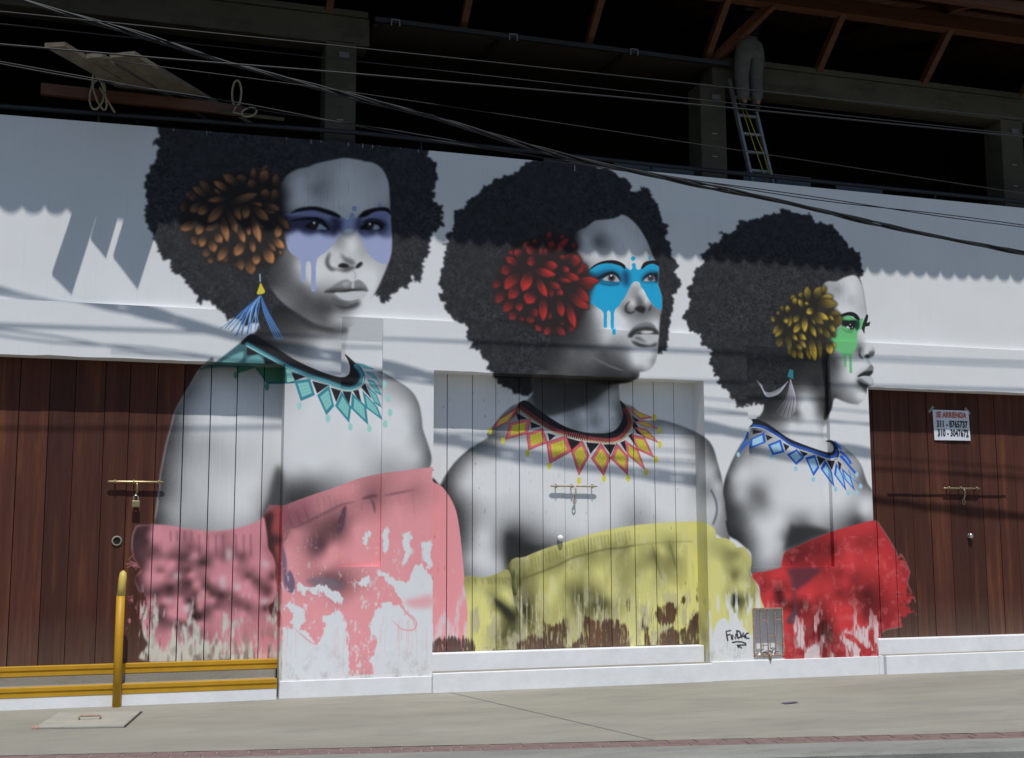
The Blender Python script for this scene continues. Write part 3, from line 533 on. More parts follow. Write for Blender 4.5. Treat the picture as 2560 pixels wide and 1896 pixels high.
    p.line(Q(A2, '560,1235 680,1200 780,1150 900,1118 990,1170 1042,1262'), [1, 5, 6, 6, 5, 2], (16, 16, 20), blur=.7)
    p.fill(Q(A2, '1428,1258 1500,1190 1580,1155 1645,1190 1648,1258'), 165, blur=.6); p.dot(*Q(A2, '1560,1208')[0], 8, (64, 56, 64), blur=.8); p.dot(*Q(A2, '1550,1172')[0], 2.4, 206, blur=.4)
    p.line(Q(A2, '1410,1262 1480,1180 1570,1140 1660,1180'), [2, 4, 5, 5], (16, 16, 20), blur=.7)
    p.fill(Q(A2, '1620,1130 1690,1120 1690,1270 1640,1260'), (18, 26, 34), blur=2.5, clip=clip)
    p.line(Q(B2, '1200,230 1150,290 1130,350 1150,410 1220,432 1290,400'), [2, 4, 5, 5, 4, 3], 48, blur=1.4)
    p.fill(Q(B2, '1288,352 1340,315 1400,310 1465,350 1442,428 1380,422 1300,385'), 34, blur=1.2); p.fill(Q(B2, '1518,372 1550,320 1578,290 1572,350 1540,412'), 70, blur=1)
    p.fill(Q(B2, '1350,150 1420,210 1430,300 1360,300 1330,230'), 90, blur=3.5, alpha=.6)
    p.fill(Q(B2, '1168,835 1200,760 1250,690 1320,640 1420,600 1530,590 1620,640 1665,720 1698,770 1690,805 1600,755 1480,738 1380,742 1300,790 1260,842 1200,850'), 120, blur=2)
    p.fill(Q(B2, '1168,835 1210,770 1290,710 1400,680 1530,670 1640,710 1698,770 1690,805 1600,755 1480,738 1380,742 1300,790 1260,842 1200,850'), 42, blur=2.2)
    p.fill(Q(B2, '1300,800 1400,750 1600,755 1690,800 1650,812 1500,800 1380,805'), 40, blur=1); p.fill(Q(B2, '1390,775 1430,742 1580,746 1600,775 1500,792'), 196, blur=.8)
    p.fill(Q(B2, '1255,835 1350,805 1500,806 1685,806 1682,880 1620,950 1520,962 1400,925 1300,885'), 178, blur=1.4); p.fill(Q(B2, '1270,850 1350,830 1420,880 1500,945 1400,925 1300,885'), 105, blur=2.5)
    p.fill(Q(B2, '1230,905 1400,960 1550,985 1665,945 1640,1000 1450,1022 1300,985'), 36, blur=2.6)
    flower(p, C2, '300,600 420,420 640,300 960,180 1250,280 1430,600 1560,850 1480,1150 1300,1500 900,1560 500,1380 250,1100 200,850',
        '930,300,970,160,70,.6 1150,290,1130,200,70,.5 1310,420,1290,310,90,.4 780,330,740,270,70,.5 700,380,600,310,110,.4 960,450,1000,290,100,.55 1010,480,1220,250,90,.65 780,470,640,380,130,.55 870,520,830,380,70,.5 900,520,910,380,50,.5 480,480,400,430,60,.65 560,520,490,400,110,.65 530,630,360,510,110,.65 780,560,660,540,90,.65 790,600,650,590,80,.75 1090,560,1320,480,80,.55 1070,540,1170,500,60,.6 1200,560,1390,560,170,.65 1450,760,1400,600,130,.6 1330,660,1400,720,140,.6 1360,880,1560,920,110,.55 1290,850,1640,840,130,.75 1130,740,1370,820,110,.8 1040,810,1260,850,60,.8 1110,640,1230,710,80,.85 450,650,290,720,150,.5 280,800,190,940,110,.45 340,980,220,1140,120,.55 540,740,340,950,180,.85 540,900,400,1090,150,.7 470,1110,320,1260,130,.6 540,1110,540,1260,100,.8 680,1230,800,1320,130,.5 520,1270,400,1360,120,.6 580,1310,580,1390,70,.5 700,1310,690,1420,120,.6 840,1440,780,1520,110,.75 970,1460,890,1580,90,.8 1030,1460,1170,1590,100,.6 1130,1380,1130,1450,60,.4 1200,1460,1290,1530,90,.45 960,1240,960,1370,60,.5 740,980,640,1150,190,.9 960,920,990,1060,90,.45 870,1040,870,1390,120,.9 1090,1080,1130,1330,110,.85 1200,1120,1310,1490,110,.95 1220,1000,1490,1220,150,.8 1310,890,1500,1130,110,.75 1030,940,1140,1030,90,.8 920,850,1110,940,90,.7 700,690,590,980,170,1.0 770,780,920,1060,110,1.0 850,610,1070,640,130,.75 720,690,1040,760,120,.95', (186, 48, 46), (42, 32, 32))
    # collar
    RD, PKK, YL = (168, 48, 48), (200, 106, 110), (200, 186, 72)
    p.fill(Q(N2, '395,240 480,175 380,330 250,420 120,490 200,380'), (120, 60, 52), blur=.8, smooth=False)
    for s in ('920,570 1065,610 972,700', '1125,620 1265,630 1170,740', '1305,640 1435,640 1385,750', '1485,620 1535,600 1552,730', '1570,545 1615,520 1655,670', '715,520 800,545 735,605', '535,400 650,450 540,470', '380,300 500,370 400,380', '1600,420 1640,400 1740,560 1660,520', '1580,320 1690,390 1640,400 1620,360'):
        p.fill(Q(N2, s), INK, smooth=False, blur=.4)
    for s in ('385,265 300,400 140,470 200,380', '1570,250 1690,300 1830,355 1700,372', '1640,400 1740,393 1882,472 1750,452', '1640,460 1760,480 1890,622 1740,562', '1610,540 1742,570 1838,772 1665,692', '1535,600 1672,700 1748,905 1565,752', '1450,635 1567,770 1560,955 1388,790', '1280,635 1378,780 1310,965 1183,790', '1080,605 1153,760 1048,960 968,710', '910,555 967,710 742,835 712,620', '660,475 712,620 518,695 498,530', '525,375 502,522 278,582 318,420'):
        q = Q(N2, s); c = q.mean(0); p.fill(c+(q-c)*1.07, RD, smooth=False, blur=.5); diamond(p, N2, s, PKK, YL, net=(150, 136, 40))
    for x, y in ((1048, 1025), (1312, 1003), (1567, 1000), (1760, 935), (1862, 800), (1905, 640), (1900, 495), (1845, 355), (735, 870), (503, 733), (243, 600), (108, 500)):
        bead(p, N2, x, y, 21, 38, (206, 192, 70))
    p.fill(J(Q(N2, '480,175 620,270 760,370 900,450 1050,500 1200,522 1370,515 1460,460 1512,350 1500,250 1480,175'), Q(N2, '1540,230 1590,310 1618,420 1572,520 1492,602 1380,628 1240,618 1100,598 900,548 780,512 640,432 520,352 398,240')), INK, blur=.5)
    band = p.spline(Q(N2, '420,250 530,335 650,415 790,495 910,528 1100,575 1240,597 1380,607 1480,580 1555,505 1600,415 1575,320 1540,250'), False, 9)
    d = np.gradient(band, axis=0); nn = np.stack([-d[:, 1], d[:, 0]], 1)/np.hypot(*d.T)[:, None]
    for i, (q, v) in enumerate(zip(band, nn)):
        t = i/len(band); br = .55+.45*np.sin(np.pi*min(1, t*1.1))
        p.line([q-v*7.5, q+v*5.5], 2.3, np.array((190, 82, 84))*br, smooth=False, blur=.4)
        p.line([q+v*1.5, q+v*6], 2.0, np.array((222, 206, 150))*br, smooth=False, blur=.4)

def dress_two(p):
    YW = (201, 195, 122)
    u, v = p.uv
    tor = J(Q(Q2, '580,1010 700,940 820,890 970,840 1130,790 1290,750 1450,725 1600,710 1740,702 1880,700'), Q(R2, '1440,28 1490,70 1500,122 1560,125 1620,160 1640,190 1690,190 1730,240 1742,300 1735,370 1770,430 1800,500 1822,580 1835,660 1760,700 1740,800 1660,700 1625,640 1600,740 1560,680 1500,720 1450,900 1450,1000 -400,1000'), Q(Q2, '560,1500'))
    mt = p.mask(tor, blur=.6, n=4); ct = p.full(mt)
    p.tones(mt, J(Q(Q2, '600,1030,110 650,1000,125 680,1080,90 650,1200,70 670,1310,60 720,1260,58 740,1340,80 780,1250,155 700,1000,150 800,960,175 850,1010,140 950,980,140 760,1060,140 820,1100,195 1000,900,195 1050,940,150 1150,920,140 1150,850,190 1300,820,195 1300,890,130 1400,870,140 1400,790,200 1550,760,205 1700,750,205 1550,850,180 1590,930,120 1640,900,200 1690,870,125 1720,960,130 1760,900,203 1850,850,200 1820,1000,203 1640,1080,145 1560,1050,195 1500,1000,155 1450,900,195 1480,1150,195 1420,1000,155 1350,1080,150 1300,960,165 1300,1100,195 1380,1200,145 1200,1050,205 1000,1050,205 900,1150,205 1000,1160,120 1060,1220,85 1110,1290,95 1150,1230,85 1200,1180,140 1240,1260,85 1280,1200,195 1000,1280,150 850,1250,195 850,1350,170 1500,1260,203 1600,1200,195 1700,1150,203 1300,1400,190 900,1500,190 1600,1450,195'), Q(R2, '1460,60,205 1550,150,185 1590,220,140 1620,190,195 1560,260,150 1640,230,140 1690,230,203 1720,300,195 1640,300,175 1625,380,110 1690,370,170 1730,380,130 1560,400,203 1600,330,150 1520,300,203 1480,180,175 1660,440,190 1690,470,205 1750,450,160 1760,520,150 1690,560,110 1640,560,70 1640,500,160 1780,580,200 1720,640,203 1560,600,205')), tint=np.array(YW)/205, soft=3.5, grain=2)
    sl = Q(Q2, '278,1085 400,1085 500,1060 572,1028 600,1080 605,1150 620,1250 642,1350 636,1420 645,1700 320,1700 300,1300')
    p.fill(Q(Q2, '560,1005 660,960 680,1080 650,1200 660,1350 690,1450 640,1420 620,1250 600,1100'), (70, 72, 40), blur=5, alpha=.9)
    ms = p.mask(sl, blur=.6, n=4); cs = p.full(ms)
    p.tones(ms, Q(Q2, '300,1110,150 400,1110,185 500,1100,155 560,1085,165 600,1120,140 350,1200,205 470,1200,150 440,1250,198 510,1270,85 560,1320,55 605,1362,52 600,1250,198 550,1200,205 500,1350,205 622,1420,75 560,1475,85 500,1500,130 400,1400,205 430,1520,185 350,1500,200'), tint=np.array(YW)/205, soft=3, grain=2)
    G = (84, 84, 50); K2 = (44, 44, 34)
    for s, w, a, c in (('480,1230 540,1290 590,1340 612,1375', 14, .95, K2), ('630,1405 590,1440 540,1480 470,1500', 10, .8, G), ('430,1180 500,1240', 8, .5, G), ('280,1100 600,1090', 9, .35, G), ('570,1090 600,1100 600,1160', 6, .5, G)):
        p.line(Q(Q2, s), w, c, blur=2.5, alpha=a, taper=True, clip=cs)
    for x in (350, 400, 440, 460, 490, 515, 540, 560): p.line(Q(Q2, '%d,1085 %d,1130' % (x, x+6)), 3, G, blur=1.2, alpha=.5, smooth=False, clip=cs)
    for i, x in enumerate(range(690, 1420, 24)):
        y = np.interp(x, [580, 820, 1130, 1450], [1010, 890, 790, 725]); p.line(Q(Q2, '%g,%g %g,%g' % (x, y+25, x+8, y+95+10*(i % 3))), 3.2, G, blur=1.3, alpha=.30+.3*((i*7) % 5)/5, smooth=False, clip=ct)
    nv = p.noise(30, 43, .6, 1.6); wv = np.clip((nv-.5)*4, 0, 1)*ct*(v > 1330)*.45; p.rgb[:] = p.rgb*(1-wv[..., None])+np.array((196, 192, 150))*wv[..., None]
    wv = np.clip((p.noise(36, 44, .5, 2.0)-.52)*5, 0, 1)*ct*(v > 1360)*.35; p.rgb[:] = p.rgb*(1-wv[..., None])+np.array((150, 142, 84))*wv[..., None]
    p.line(Q(Q2, '660,1100 740,1070 820,1040 920,1000 1020,950 1130,920 1250,890 1360,880 1450,862'), 4.5, G, blur=1.5, alpha=.6, clip=ct)
    p.line(Q(Q2, '1450,862 1560,850 1700,840 1850,835'), 3, G, blur=1.5, alpha=.3, clip=ct)
    p.line(Q(Q2, '1570,850 1600,980 1640,1100'), 5, G, blur=1.8, alpha=.5, taper=True, clip=ct); p.line(Q(Q2, '1690,845 1720,960 1740,1040'), 5, G, blur=1.8, alpha=.5, taper=True, clip=ct)
    p.fill(Q(R2, '1615,510 1650,540 1640,590 1615,600'), (30, 34, 30), blur=3)
    # faded lower edge on the plaster
    n = p.noise(22, 41, .6, 2.5)
    n = np.clip((n-.33)/.34, 0, 1); w = np.clip((np.interp(v, [1440, 1520, 1590, 1640], [-.05, .35, .8, 1.3])-n)*3, 0, 1)*(u > 1765)*ct
    p.rgb[:] = p.rgb*(1-w[..., None])+np.array((204, 204, 200))*w[..., None]
    # scuffed grey film low on the boards
    n2 = p.noise(26, 42, .55, 2.0)
    n2 = np.clip((n2-.33)/.34, 0, 1); w = np.clip((np.interp(v, [1420, 1500, 1560, 1640], [-.1, .3, .6, .9])-n2)*2.5, 0, 1)*(u > 1175)*(u < 1765)
    p.rgb[:] = p.rgb*(1-.75*w[..., None])+np.array((168, 160, 132))*.75*w[..., None]
    rs = np.random.default_rng(11)
    for i in range(46):
        xx = 1290+rs.random()*440; yy = 1480+rs.random()*50; L = 25+rs.random()*75
        p.line([(xx, yy), (xx+rs.normal(0, 1.5), yy+L*.5), (xx+rs.normal(0, 2.5), yy+L)], 1.2, (212, 206, 168), alpha=.75, blur=.3)
    for i in range(14):
        p.line(Q(R2, '%g,%g %g,%g' % (190+20*i, 690+i*6, 330+12*i, 800+i*8)), .9, (200, 190, 160), alpha=.5, smooth=False)

def figure_three(p):
    hair(p, J(Q(A3, '860,170 960,155 1030,135 1060,105 1110,95 1180,110 1330,150 1355,140 1380,180 1430,225 1500,230 1570,265 1640,330 1700,400 1750,470 1810,490 1845,540 1860,610 1875,650 1880,720 1865,780 1862,850 1700,800 1500,1000'),
        Q(B3, '1450,900 1300,1200 1000,1450 800,1400 740,1395 715,1375 690,1390 630,1400 620,1420 550,1435 520,1410 490,1350 440,1330 460,1280 390,1250 350,1190 305,1180 330,1120 280,1090 270,1030 225,940 240,870 230,820 150,770 135,730 130,670 80,650 30,630'),
        Q(A3, '150,1210 100,1150 130,1110 165,1060 170,1030 190,990 165,910 165,870 200,800 215,740 240,680 280,650 300,590 285,530 350,490 350,440 430,430 480,390 490,350 460,320 500,315 580,325 640,270 680,210 710,195 750,205')), 61)
    body = J(Q(F3, '570,250 460,420 370,540 280,700 210,860 160,1000 140,1150 165,1300 185,1500'), Q(G3, '140,420 170,560 260,620 330,680 400,760 400,960 560,950 700,920 760,780 1000,660 1250,560 1500,480 1660,440'), Q(F3, '2010,1160 1950,1060 1910,960 1870,840 1800,730 1700,640 1600,560 1500,515 1420,515 1390,450 1390,350 1430,260 1000,100'))
    mk = p.mask(body, blur=1, n=4)
    p.tones(mk, J(Q(F3, '175,1000,45 240,810,75 370,560,90 260,980,165 360,880,200 190,1200,65 250,1350,60 220,1550,50 350,1200,180 450,1150,150 550,1150,105 650,1250,115 600,1350,135 750,1200,190 400,1400,115 500,1500,165 600,1600,200 800,1450,200 900,1300,203 1000,1000,205 600,850,203 1100,1300,205 1050,1530,120 1150,1560,95 1300,1500,180 1400,1300,203 1600,1300,200 1700,1400,150 1830,1500,60 1800,1350,155 1890,1400,203 1700,1100,203 1850,900,140 1895,960,85 1800,770,150 1930,1080,100 1950,1250,200 1650,620,150 1300,400,205 1200,300,200'),
        Q(G3, '150,420,45 250,300,72 350,400,115 250,500,55 300,600,52 450,600,155 600,550,205 700,450,205 550,750,195 650,850,140 400,740,105 350,690,70 450,860,125 720,640,160 760,600,75 420,940,90')), soft=8)
    p.fill(Q(G3, '815,430 835,470 1000,470 1190,515 1190,548 1000,610 750,720 715,770 770,600'), 42, blur=5, alpha=.9)
    p.line(Q(F3, '1500,515 1600,560 1700,640 1800,730 1870,840 1910,960 1950,1060 2000,1150'), 1.6, 70, blur=1, alpha=.8)
    face = J(Q(A3, '1470,870 1620,800 1700,760 1790,740 1840,780 1870,850 1890,950 1905,1060'), Q(D3, '1375,420 1395,480 1350,640 1290,850 1330,1060 1420,1250 1560,1350 1600,1450 1625,1550'), Q(E3, '1620,230 1580,330 1500,380 1450,395 1470,470 1530,570 1580,650 1570,750 1520,840 1450,880 1530,930 1567,1030 1560,1100 1500,1145 1440,1170 1405,1220 1395,1350 1340,1480 1270,1580 1180,1640'),
        Q(B3, '1800,1405 1720,1395 1640,1370 1552,1340 1520,1450 1470,1560 1440,1640'), Q(F3, '1390,350 1390,450 1420,560 1200,560 900,420 570,250 600,200 640,130 650,60'), Q(B3, '810,1390 1000,1150 1100,950 1300,880'))
    mk = p.mask(face, blur=1.0, n=4)
    p.tones(mk, J(Q(B3, '1600,100,185 1700,110,205 1590,190,150 1650,250,190 1750,200,205 1720,300,180 1800,330,190 1830,200,185 1850,380,175 1700,390,205 1550,400,205 1840,650,203 1900,720,205 1950,800,190 1830,830,100 1870,850,190 1900,820,203 1960,880,100 1590,870,140 1545,950,66 1600,1000,115 1700,950,205 1820,950,205 1890,980,203 1550,1100,100 1650,1100,180 1760,1130,200 1560,1200,110 1650,1220,135 1750,1230,165 1820,1170,115 1880,1260,80 1905,1220,55 1800,1300,205 1870,1290,205 1650,1320,120 1720,1370,120 1560,1310,70 1800,1395,140 1890,1330,165 1200,950,46 1300,1050,55 1250,1150,60 1350,1200,50 1200,1240,100 1250,1340,195 1200,1450,203 1320,1450,190 1300,1550,205 1400,1300,80 1420,1400,62 1470,1400,52 1490,1480,52 1380,1590,170 1400,1500,100 1150,1200,66 1000,1300,46 900,1450,46 850,1500,52 800,1580,85 900,1560,85 1000,1530,90 1100,1610,203 1150,1500,90'), Q(F3, '1410,300,150 1300,330,205')), soft=3.8)
    p.fill(Q(B3, '1415,780 1485,770 1500,1000 1510,1250 1520,1420 1480,1520 1440,1560 1450,1300 1420,1000'), 26, blur=1.5, alpha=.9)
    p.line(Q(A3, '1840,780 1870,850 1890,950 1905,1060 1912,1110'), 1.3, 90, blur=.7, alpha=.8)
    GR = (106, 178, 116); clip = p.full(mk)
    p.fill(J(Q(D3, '700,590 850,550 960,550 1060,620 1200,650 1260,610 1300,640 1290,760 1250,920 1180,940 1135,1050 1120,1280 1145,1290 1120,1400 1000,1620'), Q(E3, '1080,150 1000,300 985,400 950,420 915,380 870,315 835,350 795,400 757,385 720,280 600,200 520,150'), Q(D3, '500,1450 420,1250 420,1130 540,960 690,850 720,700')), GR, blur=.35, n=4)
    for x, a, b in ((800, 330, 605), (955, 350, 775)):
        q = Q(E3, '%d,%d %d,%d' % (x-12, a, x+6, b)); p.line(q, 72/11, GR, smooth=False, blur=.3); p.dot(q[1][0], q[1][1], 36/11, GR, blur=.3)
    p.fill(Q(D3, '730,670 900,675 1100,670 1190,740 1170,900 1060,880 1020,930 900,905 800,845 715,805'), (24, 30, 28), blur=1.2)
    p.fill(Q(D3, '1130,660 1200,660 1170,900 1110,960 1080,820'), (30, 66, 50), blur=2, alpha=.8)
    p.fill(Q(D3, '690,870 850,960 1000,950 980,1010 820,990'), (56, 110, 70), blur=2, alpha=.7)
    p.fill(Q(D3, '655,540 760,480 950,440 1100,490 1195,600 1198,670 1100,640 1000,560 860,545 720,580'), (28, 26, 34), blur=.5)
    p.fill(Q(D3, '828,852 890,835 935,900 860,892'), 196, blur=.4); p.dot(*Q(D3, '943,790')[0], 1.7, 206, blur=.3); p.fill(Q(D3, '985,860 1010,840 1010,890 990,900'), 150, blur=.3)
    p.fill(Q(D3, '1400,488 1440,550 1425,640 1395,745 1495,715 1470,825 1350,850 1330,1050 1258,900 1290,760 1340,620'), (36, 34, 36), blur=.5, smooth=False)
    p.fill(Q(E3, '1325,355 1400,290 1470,300 1480,375 1400,392'), 36, blur=.7); p.line(Q(E3, '1225,90 1190,220 1220,350 1300,390'), [1, 4, 5, 3], 60, blur=1.5); p.fill(Q(E3, '1480,210 1620,230 1580,330 1500,370 1460,300'), 80, blur=2, alpha=.8, clip=clip)
    p.fill(Q(E3, '1145,890 1250,800 1400,690 1520,575 1580,650 1570,750 1520,840 1440,890 1300,880 1200,930'), 120, blur=.6); p.fill(Q(E3, '1145,890 1270,800 1390,760 1560,740 1520,840 1440,890 1300,882 1200,930'), 36, blur=1.3)
    p.fill(Q(E3, '1150,930 1300,885 1450,890 1540,940 1567,1040 1550,1100 1480,1142 1380,1100 1250,1020'), 182, blur=.6); p.fill(Q(E3, '1160,945 1260,960 1400,1060 1480,1130 1380,1100 1250,1020'), 110, blur=1.2)
    p.fill(Q(E3, '1160,990 1350,1115 1460,1150 1405,1220 1250,1160 1150,1080'), 44, blur=2.2, clip=clip)
    # ear tassel
    rs = np.random.default_rng(9)
    for i in range(18):
        t = i/17; c = [(150, 150, 160), (196, 186, 194), (90, 84, 88), (170, 160, 172)][i % 4]
        p.line(Q(B3, '1085,1140 %g,1330 %g,%g' % (1040+95*t, 930+200*t, 1480+70*np.sin(t*3))), [2.2, 2.6, 1.2], c, blur=.5, alpha=.25+.65*t)
    for i in range(7):
        p.line(Q(B3, '1060,1160 %g,%g %g,%g %g,%g' % (960, 1240+i*8, 830, 1275+i*7, 720+i*10, 1140+i*8)), [1, 2, 2.4, .8], (176, 178, 188), blur=.5, alpha=.5+.06*i)
    p.fill(Q(B3, '1050,1110 1075,1030 1115,1040 1116,1138'), (58, 128, 140), blur=.5, smooth=False)
    flower(p, C3, '250,800 400,560 700,350 1000,250 1250,480 1350,800 1200,1100 1000,1400 700,1380 450,1200',
        '820,440,815,180,120,.55 960,400,1050,190,190,.5 1080,330,1120,170,90,.45 1000,440,1250,350,150,.7 980,470,1320,490,170,.5 740,370,680,290,90,.5 540,450,590,330,100,.5 580,510,620,380,90,.7 740,560,670,400,80,.75 790,520,815,450,70,.8 390,620,380,510,60,.4 470,640,480,510,80,.7 350,680,290,610,60,.4 280,740,190,750,100,.6 1230,700,1400,820,230,.3 1150,640,1370,650,90,.4 1150,660,1270,760,60,.85 540,650,500,880,70,.7 440,690,450,820,80,.95 330,810,230,1000,70,.8 400,880,260,1050,90,.75 680,660,580,800,100,.65 900,660,1090,830,120,.5 870,700,950,840,50,.5 1000,850,1080,1000,70,.65 1080,880,1200,1080,100,.4 1180,800,1290,970,80,.8 1230,1010,1310,1030,80,.25 350,1040,320,1220,130,.35 450,1020,470,1180,50,.3 500,980,510,1370,80,.45 560,1220,600,1420,90,.6 640,1250,730,1430,100,.75 810,1180,860,1440,90,.7 1020,1030,1040,1430,70,.4 870,1050,950,1460,130,.9 1200,1120,1300,1230,70,.8 1170,1130,1220,1350,130,.9 660,1080,790,1240,80,.75 610,1160,720,1280,70,.65 540,990,640,1110,70,.9 650,980,790,1100,90,.95 860,820,960,1050,80,.9 720,790,580,980,110,.85 770,670,770,970,110,.95 940,620,1180,750,110,.95 930,570,800,640,120,.95', (204, 170, 62), (37, 34, 28))
    # collar
    B1, BF = (44, 92, 188), (160, 196, 214)
    p.line(Q(F3, '455,400 410,520 350,650'), 5, B1, blur=.5); p.line(Q(F3, '470,520 420,560 370,620'), 4, B1, blur=.5)
    for s in ('1600,640 1690,720 1740,800', '1620,700 1720,830 1800,920', '1530,520 1600,600', '1560,560 1620,620', '1600,700 1680,780'): p.line(Q(F3, s), 5.5, B1, blur=.6)
    for s in ('510,370 640,400 510,430', '670,430 760,470 690,510', '890,540 970,580 920,640', '1090,630 1200,670 1150,710', '1310,700 1420,740 1350,820', '1440,760 1540,760 1500,880', '1570,760 1620,800 1600,900'):
        p.fill(Q(F3, s), INK, smooth=False, blur=.3)
    for s in ('1700,860 1760,960 1852,1062 1740,972', '1620,850 1732,960 1792,1142 1660,992', '1550,780 1642,950 1684,1144 1528,932', '1415,750 1502,900 1532,1094 1358,862', '1290,685 1343,850 1270,955 1165,722', '1060,615 1155,720 1055,815 938,682', '860,495 908,652 758,692 698,560', '655,405 675,532 470,612 478,490'):
        diamond(p, F3, s, B1, BF)
    for x, y in ((330, 685), (745, 710), (1050, 860), (1268, 995), (1548, 1115), (1705, 1165), (1810, 1160), (1860, 1080), (1812, 935)): bead(p, F3, x, y, 22, 32, (150, 190, 208))
    p.fill(J(Q(F3, '475,220 490,240 560,240 680,290 800,370 960,480 1150,560 1350,630 1460,657 1512,642 1522,590 1490,540 1420,515'), Q(F3, '1500,508 1565,580 1592,670 1562,738 1500,742 1380,718 1230,662 1050,608 960,568 860,492 740,418 620,362 470,352 510,285')), (34, 34, 40), blur=.4)
    p.line(Q(F3, '500,320 620,335 740,390 860,465 960,540 1060,580 1230,635 1380,690 1500,715 1555,680 1560,620'), 6, B1, blur=1.2)
    ee = p.spline(Q(F3, '475,348 550,345 640,365 740,415 860,490 960,562 1050,602 1230,658 1380,712 1490,738 1560,725'), False, 9)
    for q in ee: p.dot(q[0], q[1], 1.5, (196, 204, 214), blur=.3)

def dress_three(p):
    RD = (187, 57, 60)
    u, v = p.uv
    dr = J(Q(G3, '1660,418 1500,450 1350,490 1200,540 1000,620 850,690 745,740 715,850 700,895 550,935 408,965 480,1080 500,1200 540,1310 560,1420'), Q(S3, '280,850 285,960 600,980 940,960'), Q(G3, '1720,1560 1900,1500 2050,1450 2080,1350 2060,1200 1990,1050 2015,960 2000,900 1930,760 1900,800 1870,720 1800,600 1720,480'))
    mk = p.mask(dr, blur=.7, n=4); p.put(mk, RD); c = p.full(mk)
    D = (86, 22, 30)
    p.tones(mk, Q(G3, '800,760,115 900,740,110 1000,700,130 1100,690,130 1200,620,150 1230,700,110 1300,560,185 1500,520,190 1600,480,195 1300,690,155 1500,640,155 1630,610,155 1400,750,205 1600,800,203 1400,900,205 1250,850,190 1150,940,155 1300,940,145 1450,970,145 1550,1060,150 1350,1050,195 1200,1100,195 1100,1150,185 1300,1150,135 1450,1150,125 1580,1150,90 1600,1260,100 1560,1380,130 450,1000,170 550,990,165 620,1000,195 700,950,205 760,1020,185 800,1120,155 530,1100,145 600,1150,198 670,1130,65 720,1230,75 800,1290,95 760,1180,195 600,1280,198 640,1340,195 760,1360,195 900,1150,203 950,1080,195 1000,1200,205 1080,1230,145 940,1260,100 1030,1330,145 1100,1450,75 1180,1530,65 1000,1450,155 1250,1300,203 1400,1300,205 1350,1220,165 1750,700,190 1800,900,195 1850,1100,185 1950,850,160 1300,1500,205 1500,1450,200'), tint=np.array(RD)/205*np.array((1.03, .98, .98)), soft=3.5, grain=2)
    for i, x in enumerate(range(800, 1110, 32)):
        y = np.interp(x, [745, 1000, 1250], [760, 650, 570]); p.line(Q(G3, '%g,%g %g,%g' % (x, y+15, x+10, y+130)), 5, D, blur=1.5, alpha=.5, smooth=False, clip=c)
    p.fill(Q(G3, '770,900 830,1040 850,1180 870,1400 800,1470 760,1430 840,1300 820,1100 790,980'), (78, 62, 74), blur=3, alpha=.85, clip=c)
    p.fill(Q(G3, '790,910 1100,900 1050,980 940,1070 850,1120 820,1000'), (88, 44, 54), blur=4, alpha=.9, clip=c)
    # lighter scumble and worn patches
    n = p.noise(20, 52)
    w = np.clip((n-.56)*5, 0, 1)*.35*c*(v > 1340); p.rgb[:] = p.rgb*(1-w[..., None])+np.array((208, 110, 112))*w[..., None]
    n = p.noise(26, 53, .6, 1.8)
    n = np.clip((n-.33)/.34, 0, 1); w = np.clip((np.interp(v, [1480, 1560, 1610, 1650], [-.05, .35, .7, .9])-n)*2.4, 0, 1)*c*(u < 2196)
    for s in ('275,610 350,640 340,800 350,960 285,965', '560,800 610,760 620,860 680,940 600,910', '690,790 760,800 830,880 915,925 850,935 760,850'):
        w = w*(1-p.full(p.mask(Q(S3, s), blur=.8, jag=1)))
    p.rgb[:] = p.rgb*(1-.9*w[..., None])+np.array((206, 196, 196))*.9*w[..., None]
    rs = np.random.default_rng(13)
    for i in range(30):
        xx = 1975+rs.random()*215; yy = 1530+rs.random()*30; p.line([(xx, yy), (xx+rs.normal(0, 1), yy+20+rs.random()*60)], 1.2, RD, alpha=.55, smooth=False, blur=.3)
    return c

def signature(p):
    B = (34, 34, 40)
    for s in ('300,1062 170,1085 185,1200 215,1350', '185,1195 290,1165', '310,1180 325,1310', '350,1320 345,1180 430,1300 440,1150', '460,1060 490,1280', '455,1060 540,1090 580,1180 560,1240 490,1285', '590,1270 640,1115 690,1275', '600,1225 670,1215', '790,1130 720,1150 700,1200 730,1280 810,1270', '330,1395 450,1370 600,1375 710,1420 720,1460 600,1460 460,1470', '500,1470 600,1550', '490,1470 510,1540'):
        p.line(Q(X3, s), 3.4, B, blur=.4, smooth=False)
    for x, y in ((500, 1500), (560, 1480), (640, 1480), (690, 1470), (200, 1350), (420, 1400)): p.line(Q(X3, '%d,%d %d,%d' % (x, y, x-3, y+230)), .7, (90, 96, 90), alpha=.4, smooth=False)

